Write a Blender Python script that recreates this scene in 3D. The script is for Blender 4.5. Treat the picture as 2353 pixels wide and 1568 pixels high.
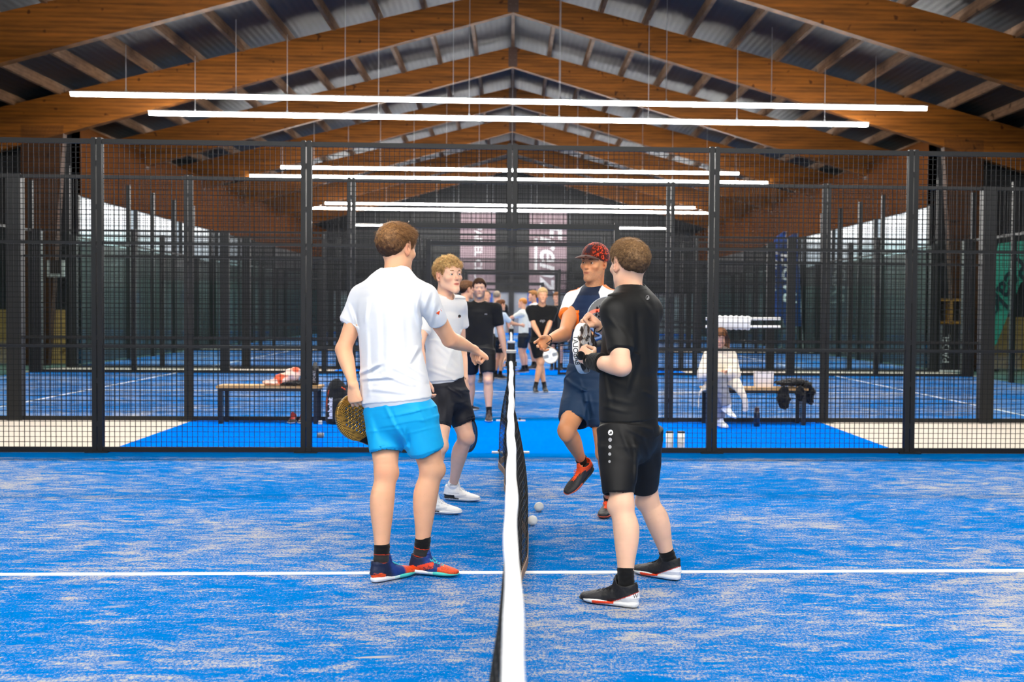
import bpy, math, random
import numpy as np
from mathutils import Vector, Matrix
from mathutils.bvhtree import BVHTree
random.seed(7); RNG = np.random.RandomState(7)
for o in list(bpy.data.objects): bpy.data.objects.remove(o)
scn = bpy.context.scene
COL = scn.collection
pi = math.pi

# ------------------------------------------------------------ camera
IW, IH, F = 2353, 1568, 2565.3
CX = 1301.0
CAM = Vector((-0.003, -5.9956, 1.428))
yaw, pitch, roll = 0.04942, 0.0289, 0.00782
_F = Vector((math.sin(yaw)*math.cos(pitch), math.cos(yaw)*math.cos(pitch), -math.sin(pitch)))
_R = Vector((math.cos(yaw), -math.sin(yaw), 0)); _U = _R.cross(_F)
RR = _R*math.cos(roll) + _U*math.sin(roll); UU = -_R*math.sin(roll) + _U*math.cos(roll)
cd = bpy.data.cameras.new('camera'); cam = bpy.data.objects.new('camera', cd); COL.objects.link(cam)
M = Matrix((RR, UU, -_F)).transposed().to_4x4(); M.translation = CAM; cam.matrix_world = M
cd.sensor_width = 36; cd.lens = F/IW*36; cd.shift_x = -(CX-IW/2)/IW
cd.clip_start = .05; cd.clip_end = 200
cd.dof.use_dof = True; cd.dof.focus_distance = 6.0; cd.dof.aperture_fstop = 3.4
scn.camera = cam

def at(px, py, D):
    """point seen at photo pixel (px,py), D metres beyond the camera along the net line"""
    d = _F + RR*((px-CX)/F) + UU*((IH/2-py)/F)
    return CAM + d*(D/d.y)

def ground(px, py, z=0.0):
    """point of the floor seen at photo pixel (px,py)"""
    d = _F + RR*((px-CX)/F) + UU*((IH/2-py)/F)
    return CAM + d*((z-CAM.z)/d.z)

# ------------------------------------------------------------ world, exposure
def srgb(h):
    if isinstance(h, str):
        h = h.lstrip('#'); c = [int(h[i:i+2], 16)/255 for i in (0, 2, 4)]
    else: c = [v/255 for v in h]
    return tuple(v/12.92 if v <= .04045 else ((v+.055)/1.055)**2.4 for v in c)
w = bpy.data.worlds.new('world'); scn.world = w; w.use_nodes = True
w.node_tree.nodes['Background'].inputs[0].default_value = (.85, .93, 1, 1)
w.node_tree.nodes['Background'].inputs[1].default_value = 0.75
scn.view_settings.view_transform = 'Standard'; scn.view_settings.look = 'None'
scn.view_settings.gamma = 1; scn.view_settings.exposure = 0.2
scn.cycles.max_bounces = 6; scn.cycles.diffuse_bounces = 3; scn.cycles.glossy_bounces = 3
scn.cycles.transparent_max_bounces = 32; scn.cycles.transmission_bounces = 4
scn.cycles.caustics_reflective = False; scn.cycles.caustics_refractive = False
scn.cycles.sample_clamp_indirect = 6
LAMP = 98.0            # radiance of the hall's linear lamps

# ------------------------------------------------------------ mesh helpers
class MB:
    def __init__(s): s.v = []; s.f = []
    def add(s, vs, fs):
        n = len(s.v); s.v += [tuple(v) for v in vs]; s.f += [tuple(i+n for i in f) for f in fs]; return s
    def box(s, x0, x1, y0, y1, z0, z1):
        return s.add([(x, y, z) for z in (z0, z1) for y in (y0, y1) for x in (x0, x1)],
                     [(0, 2, 3, 1), (4, 5, 7, 6), (0, 1, 5, 4), (2, 6, 7, 3), (0, 4, 6, 2), (1, 3, 7, 5)])
    def prism(s, a, b, w_, h_, up=(0, 0, 1)):
        a, b = Vector(a), Vector(b); n = (b-a).normalized(); x = n.cross(Vector(up))
        x = x.normalized() if x.length > 1e-6 else Vector((1, 0, 0)); y = x.cross(n)
        q = [a + x*sx*w_/2 + y*sy*h_/2 for sx, sy in ((-1, -1), (1, -1), (1, 1), (-1, 1))]
        q += [p + (b-a) for p in q]
        return s.add(q, [(3, 2, 1, 0), (4, 5, 6, 7), (0, 1, 5, 4), (1, 2, 6, 5), (2, 3, 7, 6), (3, 0, 4, 7)])
    def tube(s, pts, r, n=8, cap=True):
        pts = [Vector(p) for p in pts]; rr = r if isinstance(r, (list, tuple)) else [r]*len(pts)
        base = len(s.v); prev = None
        for i, p in enumerate(pts):
            t = (pts[min(i+1, len(pts)-1)] - pts[max(i-1, 0)]).normalized()
            u = t.cross(prev) if prev is not None and False else t.cross(Vector((0, 0, 1)) if abs(t.z) < .9 else Vector((0, 1, 0)))
            u.normalize(); v = t.cross(u)
            for k in range(n):
                a = 2*pi*k/n; s.v.append(tuple(p + (u*math.cos(a) + v*math.sin(a))*rr[i]))
        for i in range(len(pts)-1):
            for k in range(n):
                a = base+i*n+k; b = base+i*n+(k+1) % n; s.f.append((a, b, b+n, a+n))
        if cap:
            s.f.append(tuple(base+k for k in reversed(range(n)))); e = base+(len(pts)-1)*n
            s.f.append(tuple(e+k for k in range(n)))
        return s
    def lathe(s, c, prof, n=24, axis=(0, 0, 1)):
        c = Vector(c); z = Vector(axis).normalized(); x = z.orthogonal().normalized(); y = z.cross(x); base = len(s.v)
        for r, h in prof:
            for k in range(n):
                a = 2*pi*k/n; s.v.append(tuple(c + z*h + (x*math.cos(a)+y*math.sin(a))*r))
        for i in range(len(prof)-1):
            for k in range(n):
                a = base+i*n+k; b = base+i*n+(k+1) % n; s.f.append((a, b, b+n, a+n))
        s.f.append(tuple(base+k for k in reversed(range(n)))); e = base+(len(prof)-1)*n
        s.f.append(tuple(e+k for k in range(n))); return s
    def mesh(s, name, m, smooth=False):
        me = bpy.data.meshes.new(name); me.from_pydata(s.v, [], s.f); me.update()
        if m: me.materials.append(m)
        if smooth: me.shade_smooth()
        return me
    def build(s, name, m, parent=None, smooth=False):
        return link(name, s.mesh(name, m, smooth), parent)
def link(name, me, parent=None):
    o = bpy.data.objects.new(name, me); COL.objects.link(o)
    if parent: o.parent = parent
    return o
def tag(o, label=None, cat=None, group=None, kind=None):
    if label: o['label'] = label
    if cat: o['category'] = cat
    if group: o['group'] = group
    if kind: o['kind'] = kind
    return o
def empty(name, loc=(0, 0, 0), rz=0):
    o = bpy.data.objects.new(name, None); COL.objects.link(o); o.location = loc; o.rotation_euler.z = rz
    o.empty_display_size = .1; return o
def struct(o): o['kind'] = 'structure'; return o
def copy_tree(o, parent=None):
    c = o.copy(); COL.objects.link(c); c.parent = parent
    for ch in list(o.children): copy_tree(ch, c)
    return c

# ------------------------------------------------------------ materials
def nmat(name):
    m = bpy.data.materials.new(name); m.use_nodes = True; nt = m.node_tree
    b = nt.nodes['Principled BSDF']; return m, nt, b
def N(nt, t, **k):
    n = nt.nodes.new(t)
    for a, v in k.items():
        if a.startswith('i_'): n.inputs[int(a[2:]) if a[2:].isdigit() else a[2:]].default_value = v
        else: setattr(n, a, v)
    return n
def L(nt, a, b): nt.links.new(a, b)
def simple(name, col, rough=.5, metal=0, bump=0, bscale=200, var=0, vscale=8, spec=.5, coat=0):
    m, nt, b = nmat(name); c = (*srgb(col), 1)
    b.inputs['Base Color'].default_value = c; b.inputs['Roughness'].default_value = rough
    b.inputs['Metallic'].default_value = metal; b.inputs['Specular IOR Level'].default_value = spec
    b.inputs['Coat Weight'].default_value = coat
    tc = N(nt, 'ShaderNodeTexCoord')
    if var:
        n = N(nt, 'ShaderNodeTexNoise'); n.inputs['Scale'].default_value = vscale; n.inputs['Detail'].default_value = 5
        L(nt, tc.outputs['Object'], n.inputs['Vector'])
        mx = N(nt, 'ShaderNodeMix', data_type='RGBA'); mx.inputs[6].default_value = tuple(v*(1-var) for v in c[:3])+(1,)
        mx.inputs[7].default_value = tuple(min(1, v*(1+var)) for v in c[:3])+(1,)
        L(nt, n.outputs[0], mx.inputs[0]); L(nt, mx.outputs[2], b.inputs['Base Color'])
    if bump:
        n = N(nt, 'ShaderNodeTexNoise'); n.inputs['Scale'].default_value = bscale; L(nt, tc.outputs['Object'], n.inputs['Vector'])
        bp = N(nt, 'ShaderNodeBump'); bp.inputs['Strength'].default_value = bump; bp.inputs['Distance'].default_value = .002
        L(nt, n.outputs[0], bp.inputs['Height']); L(nt, bp.outputs[0], b.inputs['Normal'])
    return m
def vcol_mat(name, rough=.7, sss=0, bump=0, bscale=300, spec=.4, metal=0, sheen=0):
    m, nt, b = nmat(name); a = N(nt, 'ShaderNodeAttribute', attribute_name='Col'); tc = N(nt, 'ShaderNodeTexCoord')
    L(nt, a.outputs['Color'], b.inputs['Base Color'])
    b.inputs['Roughness'].default_value = rough; b.inputs['Specular IOR Level'].default_value = spec; b.inputs['Metallic'].default_value = metal
    b.inputs['Sheen Weight'].default_value = sheen
    if sss: b.inputs['Subsurface Weight'].default_value = sss; b.inputs['Subsurface Radius'].default_value = (.9, .3, .15); b.inputs['Subsurface Scale'].default_value = .012
    if bump:
        n = N(nt, 'ShaderNodeTexNoise'); n.inputs['Scale'].default_value = bscale; L(nt, tc.outputs['Object'], n.inputs['Vector'])
        bp = N(nt, 'ShaderNodeBump'); bp.inputs['Strength'].default_value = bump; bp.inputs['Distance'].default_value = .001
        L(nt, n.outputs[0], bp.inputs['Height']); L(nt, bp.outputs[0], b.inputs['Normal'])
    return m
def emis(name, col, s):
    m, nt, b = nmat(name); b.inputs['Base Color'].default_value = (*col, 1)
    b.inputs['Emission Color'].default_value = (*col, 1); b.inputs['Emission Strength'].default_value = s; return m
def ramp(nt, pts):
    r = N(nt, 'ShaderNodeValToRGB'); e = r.color_ramp.elements
    while len(e) < len(pts): e.new(.5)
    for el, (p, c) in zip(e, pts): el.position = p; el.color = (*c, 1) if len(c) == 3 else c
    return r

def turf_mat(name, border=True):
    m, nt, b = nmat(name); tc = N(nt, 'ShaderNodeTexCoord'); P = tc.outputs['Object']
    blue = srgb('#007bcb'); deep = srgb('#0062b4'); sand = srgb('#c2bcb0')
    def noise(scale, detail=4, rough=.6, stretch=None, dist=0):
        n = N(nt, 'ShaderNodeTexNoise'); n.inputs['Scale'].default_value = scale; n.inputs['Detail'].default_value = detail
        n.inputs['Roughness'].default_value = rough; n.inputs['Distortion'].default_value = dist
        if stretch:
            mp = N(nt, 'ShaderNodeMapping'); mp.inputs['Scale'].default_value = stretch; mp.inputs['Rotation'].default_value = (0, 0, .15)
            L(nt, P, mp.inputs[0]); L(nt, mp.outputs[0], n.inputs['Vector'])
        else: L(nt, P, n.inputs['Vector'])
        return n.outputs[0]
    def math_(op, a, b_=0., c=None):
        n = N(nt, 'ShaderNodeMath', operation=op)
        for i, v in enumerate((a, b_) if c is None else (a, b_, c)):
            if isinstance(v, (int, float)): n.inputs[i].default_value = v
            else: L(nt, v, n.inputs[i])
        return n.outputs[0]
    fine = noise(190, 3, .8); fib = noise(80, 2, .6, (1, .6, 1)); mid = noise(6, 7, .66, (.75, 1.5, 1), .8)
    big = noise(.55, 3, .5); sl = noise(11, 4, .55, (.35, 1.5, 1), 1.2); spot = noise(2.2, 2, .5, (.6, 1.6, 1))
    dens = math_('ADD', math_('MULTIPLY', mid, 1.25), math_('MULTIPLY', big, .8))
    dens = math_('ADD', dens, math_('MULTIPLY', sl, .75))
    # threshold: less sand where dens is low
    th = math_('MULTIPLY_ADD', dens, -.40, 1.16)
    g = math_('ADD', math_('MULTIPLY', fine, .6), math_('MULTIPLY', fib, .4))
    f = math_('MULTIPLY', math_('SUBTRACT', g, math_('SUBTRACT', th, .1)), 7.5)
    fc = N(nt, 'ShaderNodeClamp'); L(nt, f, fc.inputs[0]); f = fc.outputs[0]
    # clumps of loose sand
    cl = noise(5.5, 3, .5, (.55, 1.7, 1), .3); clr = ramp(nt, [(.66, (0, 0, 0)), (.73, (1, 1, 1))]); L(nt, cl, clr.inputs[0])
    cs = math_('MULTIPLY', clr.outputs[0], .85)
    f = math_('MAXIMUM', f, cs)
    if border:
        sx = N(nt, 'ShaderNodeSeparateXYZ'); L(nt, P, sx.inputs[0])
        ay = math_('ABSOLUTE', sx.outputs[1]); wob = math_('MULTIPLY', noise(1.3, 4), .5)
        edge = math_('MULTIPLY', math_('SUBTRACT', 4.95, math_('ADD', ay, wob)), 6.)
        ec = N(nt, 'ShaderNodeClamp'); L(nt, edge, ec.inputs[0]); f = math_('MULTIPLY', f, ec.outputs[0])
    bl = N(nt, 'ShaderNodeMix', data_type='RGBA'); bl.inputs[6].default_value = (*deep, 1); bl.inputs[7].default_value = (*blue, 1)
    L(nt, fine, bl.inputs[0])
    mx = N(nt, 'ShaderNodeMix', data_type='RGBA'); L(nt, math_('MULTIPLY', f, .92), mx.inputs[0])
    L(nt, bl.outputs[2], mx.inputs[6]); mx.inputs[7].default_value = (*sand, 1)
    L(nt, mx.outputs[2], b.inputs['Base Color']); b.inputs['Roughness'].default_value = .95; b.inputs['Specular IOR Level'].default_value = 0.
    bp = N(nt, 'ShaderNodeBump'); bp.inputs['Strength'].default_value = .35; bp.inputs['Distance'].default_value = .004
    L(nt, g, bp.inputs['Height']); L(nt, bp.outputs[0], b.inputs['Normal'])
    return m
def wood_mat(name, c0, c1, scale=1.0, rot=0):
    m, nt, b = nmat(name); tc = N(nt, 'ShaderNodeTexCoord'); mp = N(nt, 'ShaderNodeMapping')
    mp.inputs['Scale'].default_value = (.25*scale, 1*scale, 3.2*scale); mp.inputs['Rotation'].default_value = (0, rot, 0)
    L(nt, tc.outputs['Object'], mp.inputs[0])
    n = N(nt, 'ShaderNodeTexNoise'); n.inputs['Scale'].default_value = 3; n.inputs['Detail'].default_value = 8; n.inputs['Roughness'].default_value = .65
    L(nt, mp.outputs[0], n.inputs['Vector'])
    wv = N(nt, 'ShaderNodeTexWave', bands_direction='Z'); wv.inputs['Scale'].default_value = 1.1; wv.inputs['Distortion'].default_value = 3; wv.inputs['Detail'].default_value = 3
    L(nt, mp.outputs[0], wv.inputs['Vector'])
    mm = N(nt, 'ShaderNodeMix', data_type='RGBA'); mm.inputs[0].default_value = .12; L(nt, n.outputs[0], mm.inputs[6]); L(nt, wv.outputs[0], mm.inputs[7])
    r = ramp(nt, [(.3, srgb(c0)), (.7, srgb(c1))]); L(nt, mm.outputs[2], r.inputs[0])
    kn = N(nt, 'ShaderNodeTexNoise'); kn.inputs['Scale'].default_value = 5; kn.inputs['Detail'].default_value = 1; L(nt, tc.outputs['Object'], kn.inputs['Vector'])
    kr = ramp(nt, [(.70, (1, 1, 1)), (.76, (.35, .3, .25))]); L(nt, kn.outputs[0], kr.inputs[0])
    mk = N(nt, 'ShaderNodeMix', data_type='RGBA', blend_type='MULTIPLY'); mk.inputs[0].default_value = 1
    L(nt, r.outputs[0], mk.inputs[6]); L(nt, kr.outputs[0], mk.inputs[7]); L(nt, mk.outputs[2], b.inputs['Base Color'])
    b.inputs['Roughness'].default_value = .65; b.inputs['Specular IOR Level'].default_value = .2; return m
def ribbed(name, c0, c1, scale, axis='X', spec=0., rough=.9):
    m, nt, b = nmat(name); tc = N(nt, 'ShaderNodeTexCoord')
    wv = N(nt, 'ShaderNodeTexWave', bands_direction=axis, wave_profile='SIN'); wv.inputs['Scale'].default_value = scale
    L(nt, tc.outputs['Object'], wv.inputs['Vector']); r = ramp(nt, [(.2, srgb(c0)), (.8, srgb(c1))]); L(nt, wv.outputs[0], r.inputs[0])
    n = N(nt, 'ShaderNodeTexNoise'); n.inputs['Scale'].default_value = 1.5; n.inputs['Detail'].default_value = 6; L(nt, tc.outputs['Object'], n.inputs['Vector'])
    nr = ramp(nt, [(.3, (.6, .6, .6)), (.75, (1.15, 1.15, 1.15))]); L(nt, n.outputs[0], nr.inputs[0])
    mk = N(nt, 'ShaderNodeMix', data_type='RGBA', blend_type='MULTIPLY'); mk.inputs[0].default_value = 1
    L(nt, r.outputs[0], mk.inputs[6]); L(nt, nr.outputs[0], mk.inputs[7]); L(nt, mk.outputs[2], b.inputs['Base Color'])
    bp = N(nt, 'ShaderNodeBump'); bp.inputs['Strength'].default_value = .25; bp.inputs['Distance'].default_value = .02
    L(nt, wv.outputs[0], bp.inputs['Height']); L(nt, bp.outputs[0], b.inputs['Normal']); b.inputs['Roughness'].default_value = .55
    return m
def glassy(name, tint=(.93, .98, .97), op=.12):
    m, nt, b = nmat(name); nt.nodes.remove(b); o = nt.nodes['Material Output']
    t = N(nt, 'ShaderNodeBsdfTransparent'); t.inputs[0].default_value = (*tint, 1)
    g = N(nt, 'ShaderNodeBsdfGlossy'); g.inputs['Roughness'].default_value = .03
    fr = N(nt, 'ShaderNodeFresnel'); fr.inputs[0].default_value = 1.3
    ge = N(nt, 'ShaderNodeNewGeometry'); iv = N(nt, 'ShaderNodeMath', operation='SUBTRACT'); iv.inputs[0].default_value = 1; L(nt, ge.outputs['Backfacing'], iv.inputs[1])
    mu = N(nt, 'ShaderNodeMath', operation='MULTIPLY'); L(nt, fr.outputs[0], mu.inputs[0]); L(nt, iv.outputs[0], mu.inputs[1])
    mx = N(nt, 'ShaderNodeMixShader'); L(nt, mu.outputs[0], mx.inputs[0]); L(nt, t.outputs[0], mx.inputs[1]); L(nt, g.outputs[0], mx.inputs[2])
    L(nt, mx.outputs[0], o.inputs[0]); return m

def text_mesh(s, size=1, extrude=.001, bevel=0, align='CENTER', shear=0, bold=0):
    cu = bpy.data.curves.new('t', 'FONT'); cu.body = s; cu.size = size; cu.extrude = extrude; cu.offset = bold
    cu.align_x = align; cu.align_y = 'CENTER'; cu.shear = shear; cu.resolution_u = 3
    o = bpy.data.objects.new('t', cu); COL.objects.link(o); dg = bpy.context.evaluated_depsgraph_get()
    me = bpy.data.meshes.new_from_object(o.evaluated_get(dg)); bpy.data.objects.remove(o); bpy.data.curves.remove(cu)
    return me
def text_obj(name, s, size, m, loc, rot, parent=None, shear=0, extrude=.001, bold=0, align='CENTER', scale=(1, 1, 1)):
    me = text_mesh(s, size, extrude, shear=shear, bold=bold, align=align); me.materials.clear(); me.materials.append(m)
    R_ = rot if isinstance(rot, Matrix) else Matrix.Rotation(0, 4, 'X')
    if not isinstance(rot, Matrix):
        from mathutils import Euler
        R_ = Euler(rot).to_matrix().to_4x4()
    me.transform(Matrix.Translation(loc) @ R_ @ Matrix.Diagonal((*scale, 1)))
    return link(name, me, parent)
# ============================================================ THE HALL
GAP = [(5.0, 8.11), (18.11, 20.1), (30.1, 32.2), (42.2, 44.12)]   # corridors between the courts (Y ranges)
COURTS = [0.0, 13.11, 25.1, 37.2, 49.3]                          # centre line of each court
YFAR = 59.0
M_turf = turf_mat('blue sanded turf')
M_pad = simple('smooth blue carpet', '#006fe6', .95, var=.05, vscale=3, spec=0)
M_beige = simple('beige floor', '#cdc3b6', .8, var=.05, vscale=2)
M_conc = simple('grey green floor', '#5d8078', .5, var=.25, vscale=.7)
M_white = simple('white paint', '#f6f6f6', .6)
M_steel = simple('black powder coated steel', '#191a1c', .5, var=.15, vscale=5, spec=.35)
M_wire = simple('black welded wire', '#111214', .6, spec=.2)
M_dark = simple('black rubber', '#0b0b0c', .6)
M_bolt = simple('bright bolt', '#8a8a8a', .3, metal=.8)
M_beam = wood_mat('laminated spruce', '#4c2b08', '#8c5115')
M_purlin = wood_mat('purlin timber', '#6b4e36', '#8f6d50')
M_panel = ribbed('dark roof sheet', '#0f1113', '#181a1d', 2.2, 'X')
M_col = wood_mat('dark stained timber', '#28160a', '#4a2c14')
M_brown = simple('brown steel plate', '#3a1e10', .5)
M_wallm = ribbed('dark cladding', '#141518', '#202225', 1.6, 'X')
M_sidew = ribbed('dark side cladding', '#111215', '#1b1c1f', 1.6, 'Y')
M_glass = glassy('court glass')
M_pane = simple('bright window pane', '#aebcc4', .3, var=.3, vscale=1.2)
_b = M_pane.node_tree.nodes['Principled BSDF']; _b.inputs['Emission Strength'].default_value = .55
M_pane.node_tree.links.new(M_pane.node_tree.nodes['Mix'].outputs[2], _b.inputs['Emission Color'])

mb = MB().box(-18, 18, -24, YFAR, -.25, -.02); struct(mb.build('floor', M_conc))
for k, yc in enumerate(COURTS):
    o = MB().box(-10.2, 10.2, -5, 5, -.019, 0).build('floor', M_turf); o.location.y = yc; struct(o)
for (a, b) in GAP:
    struct(MB().box(-3.95, 3.95, a, b, -.018, .001).build('floor', M_pad))
    for s in (-1, 1): struct(MB().box(min(s*3.95, s*10.3), max(s*3.95, s*10.3), a, b, -.018, .0).build('floor', M_beige))
struct(MB().box(-10.3, 10.3, 54.12, YFAR, -.018, 0).build('floor', M_pad))
for k, yc in enumerate(COURTS):
    l = MB().box(-7.1, 7.1, yc-.025, yc+.025, 0, .004)
    for s in (-1, 1): l.box(s*7.1-.025, s*7.1+.025, yc-4.98, yc+4.98, 0, .004)
    struct(l.build('trim_1', M_white))

# roof: rafters, purlins, sheet
Y0, BAY = CAM.y+27.2, 6.05
def ztop(x): return 9.13 - .253*abs(x)
def zbot(x): return 8.54 - .288*abs(x)
FRAMES = [Y0 + BAY*k for k in range(-7, 6)]
XE = 15.5
def beam_mesh():
    b = MB(); w_ = .11; n = 16
    for s in (-1, 1):
        xs = [s*XE*i/n for i in range(n+1)]
        vs = []
        for x in xs: vs += [(x, -w_, zbot(x)), (x, w_, zbot(x)), (x, w_, ztop(x)), (x, -w_, ztop(x))]
        fs = []
        for i in range(n):
            a = 4*i
            for j in range(4): fs.append((a+j, a+(j+1) % 4, a+4+(j+1) % 4, a+4+j) if s > 0 else (a+j, a+4+j, a+4+(j+1) % 4, a+(j+1) % 4))
        fs.append((4*n, 4*n+1, 4*n+2, 4*n+3)); b.add(vs, fs)
    return b.mesh('rafter', M_beam)
BM = beam_mesh()
pl = MB().box(-.13, .13, -.125, .125, zbot(.1)+.03, ztop(0)-.02)
for z in (8.75, 8.9, 9.05):
    for x in (-.07, .07): pl.lathe((x, -.125, z), [(.015, 0), (.015, .02)], 8, (0, -1, 0))
PLM = pl.mesh('plate', M_brown)
for y in FRAMES:
    o = link('roof_beam', BM); o.location.y = y; struct(o)
    p = link('ridge_plate', PLM, o)
# timber columns carrying the frames
def column_mesh(s):
    v = []; x0, x1 = s*10.6, s*11.45
    for z, xa, xb in ((-.02, s*11.0, s*11.6), (zbot(11)+.3, x0, s*11.6)):
        v += [(xa, -.11, z), (xb, -.11, z), (xb, .11, z), (xa, .11, z)]
    return MB().add(v, [(0, 3, 2, 1), (4, 5, 6, 7), (0, 1, 5, 4), (1, 2, 6, 5), (2, 3, 7, 6), (3, 0, 4, 7)]).mesh('column', M_col)
CMm = {s: column_mesh(s) for s in (-1, 1)}
for y in FRAMES[6:]:
    for s in (-1, 1):
        o = link('timber_column', CMm[s]); o.location.y = y; struct(o)
PS = 1.07
b = MB(); b2 = MB()
k = 0
while PS*k < XE:
    for s in ((-1, 1) if k else (1,)):
        x = s*PS*k; mbp = MB().box(x-.045, x+.045, -24, YFAR, ztop(x)-.02, ztop(x)+.22)
        struct(mbp.build('ceiling_purlin', M_purlin))
    k += 1
for s in (-1, 1):
    vs = [(0, -24, 9.33), (s*XE*1.2, -24, 9.33-.253*XE*1.2), (s*XE*1.2, YFAR, 9.33-.253*XE*1.2), (0, YFAR, 9.33)]
    vs += [(x, y, z+.1) for x, y, z in vs]
    struct(MB().add(vs, [(0, 1, 2, 3), (4, 5, 6, 7), (0, 1, 5, 4), (1, 2, 6, 5), (2, 3, 7, 6), (3, 0, 4, 7)]).build('ceiling', M_panel))

# walls
def wallbox(name, m, *a): return struct(MB().box(*a).build(name, m))
wallbox('wall_back', M_wallm, -18, 18, YFAR, YFAR+.2, 2.35, 10)
wallbox('wall_back', simple('light grey wall', '#8f9296', .6, var=.08), -18, 18, YFAR-.05, YFAR+.2, -.1, 2.35)
for z, h in ((2.35, .22), (3.2, .16), (4.6, .16), (6.0, .16)):
    wallbox('trim_2', M_steel, -18, 18, YFAR-.14, YFAR-.05, z, z+h)
for x in (-6, 0, 6): wallbox('trim_3', M_steel, x-.15, x+.15, YFAR-.3, YFAR-.06, 0, 9)
wallbox('wall_front', M_wallm, -18, 18, -24.2, -24, -.1, 10)
YW = Y0 + .75
M_strip = simple('brown timber boarding', '#5a3212', .9, var=.2, vscale=3, spec=.02)
for s, nm in ((-1, 'left'), (1, 'right')):
    X0, X1 = (10.62, 10.75)
    def sb(name, m, xa, xb, *r): return wallbox(name, m, min(s*xa, s*xb), max(s*xa, s*xb), *r)
    sb('wall_'+nm, M_sidew, X0, X1, YW, YFAR, -.1, 3.0); sb('wall_'+nm, M_strip, X0, X1, YW, YFAR, 4.12, 5.85)
    sb('wall_'+nm, M_sidew, X0, X1, YW+18.5, YFAR, 3.0, 4.12)
    # window band with mullions
    for k in range(5):
        sb('trim_4', M_steel, X0-.03, X1, YW+4.3*k, YW+4.3*k+.09, 3.0, 4.12)
    sb('window_1', M_pane, X0+.08, X0+.09, YW+.2, YW+18.5, 3.0, 4.12)
    # recess beside the nearer courts
    sb('wall_'+nm, M_sidew, 16.2, 16.4, -24, YW, -.1, 8); sb('wall_'+nm, M_wallm, 10.62, 16.4, YW, YW+.2, 1.3, 8); sb('wall_'+nm, wood_mat('pine boards '+nm, '#8d6a3a', '#c09a5c', 3), 10.62, 16.4, YW-.03, YW+.2, -.1, 1.3)

# lamps: continuous rows of linear lights on wires, across the hall above every corridor
M_lamp = emis('lit diffuser', (1, .965, .91), LAMP); M_alu = simple('lamp housing', '#b9bcc0', .35, metal=.5)
def lamp_row(y, xa, xb, label, seg=1.59, z=5.97):
    r = empty('linear_light', (0, y, z)); tag(r, label, 'light', 'rows of linear lights across the hall')
    MB().box(xa, xb, -.08, .08, .035, .06).build('housing', M_alu, r)
    n = int(round((xb-xa)/seg)); st = (xb-xa)/n
    dm = MB()
    pr = [(-.045, .035), (-.045, -.01), (-.02, -.04), (.02, -.04), (.045, -.01), (.045, .035)]
    L_ = st-.03
    vs = [(x, py, pz) for x in (0, L_) for py, pz in pr]
    dm = MB().add(vs, [(i, i+1, i+7, i+6) for i in range(5)] + [(5, 0, 6, 11), tuple(range(5, -1, -1)), tuple(range(6, 12))]).mesh('diffuser', M_lamp)
    wm = None
    for i in range(n):
        o = link('diffuser', dm, r); o.location.x = xa+st*i+.015
    zt = {}
    nw = int((xb-xa)/2.1)
    for i in range(nw):
        x = xa + (i+.5)*(xb-xa)/nw
        w_ = MB().tube([(x, 0, .06), (x, 0, ztop(x)-z)], .006, 5); w_.lathe((x, 0, .06), [(.03, 0), (.012, .06)], 8); w_.build('hanging_wire', M_alu, r)
    return r
for D, pa, pb, lab, ya, yb in ((24.6, 162, 2130, 'longest and nearest bright white lamp row below the rafters', 214, 252),
                   (26.6, 342, 1995, 'second bright lamp row, just below and behind the nearest one', 258, 290),
                   (36.8, 645, 1698, 'third lamp row, thick white line seen through the top of the near fence', 383, 400),
                   (39.1, 573, 1764, 'fourth lamp row, thin white line right below the third', 404, 421),
                   (49.6, 747, 1597, 'fifth lamp row, seen through the mesh of two fences', 467, 478),
                   (51.9, 713, 1632, 'sixth lamp row, thin line right below the fifth', 479, 489),
                   (61.8, 818, 1530, 'farthest lamp row, behind the hair of the tall player from behind', 518, 524)):
    y = CAM.y + D; p_, q_ = at(pa, ya, D), at(pb, yb, D)
    lamp_row(y, p_.x, q_.x, lab, z=(p_.z+q_.z)/2)
for D, lab in ((11.6, 'lamp row above the near fence, out of the picture'), (13.6, 'lamp row above the corridor, out of the picture'),
               (-1.0, 'lamp row over the near side of the court, out of the picture'), (1.0, 'lamp row over the entrance to the court, out of the picture'), (-11.6, 'unseen lamp row added behind the camera as frontal fill'), (-13.6, 'farthest unseen lamp row, added behind the camera as frontal fill')):  # last two rows are added, unseen, to brighten upright surfaces from the front
    lamp_row(CAM.y + D, -9, 9, lab)

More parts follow.
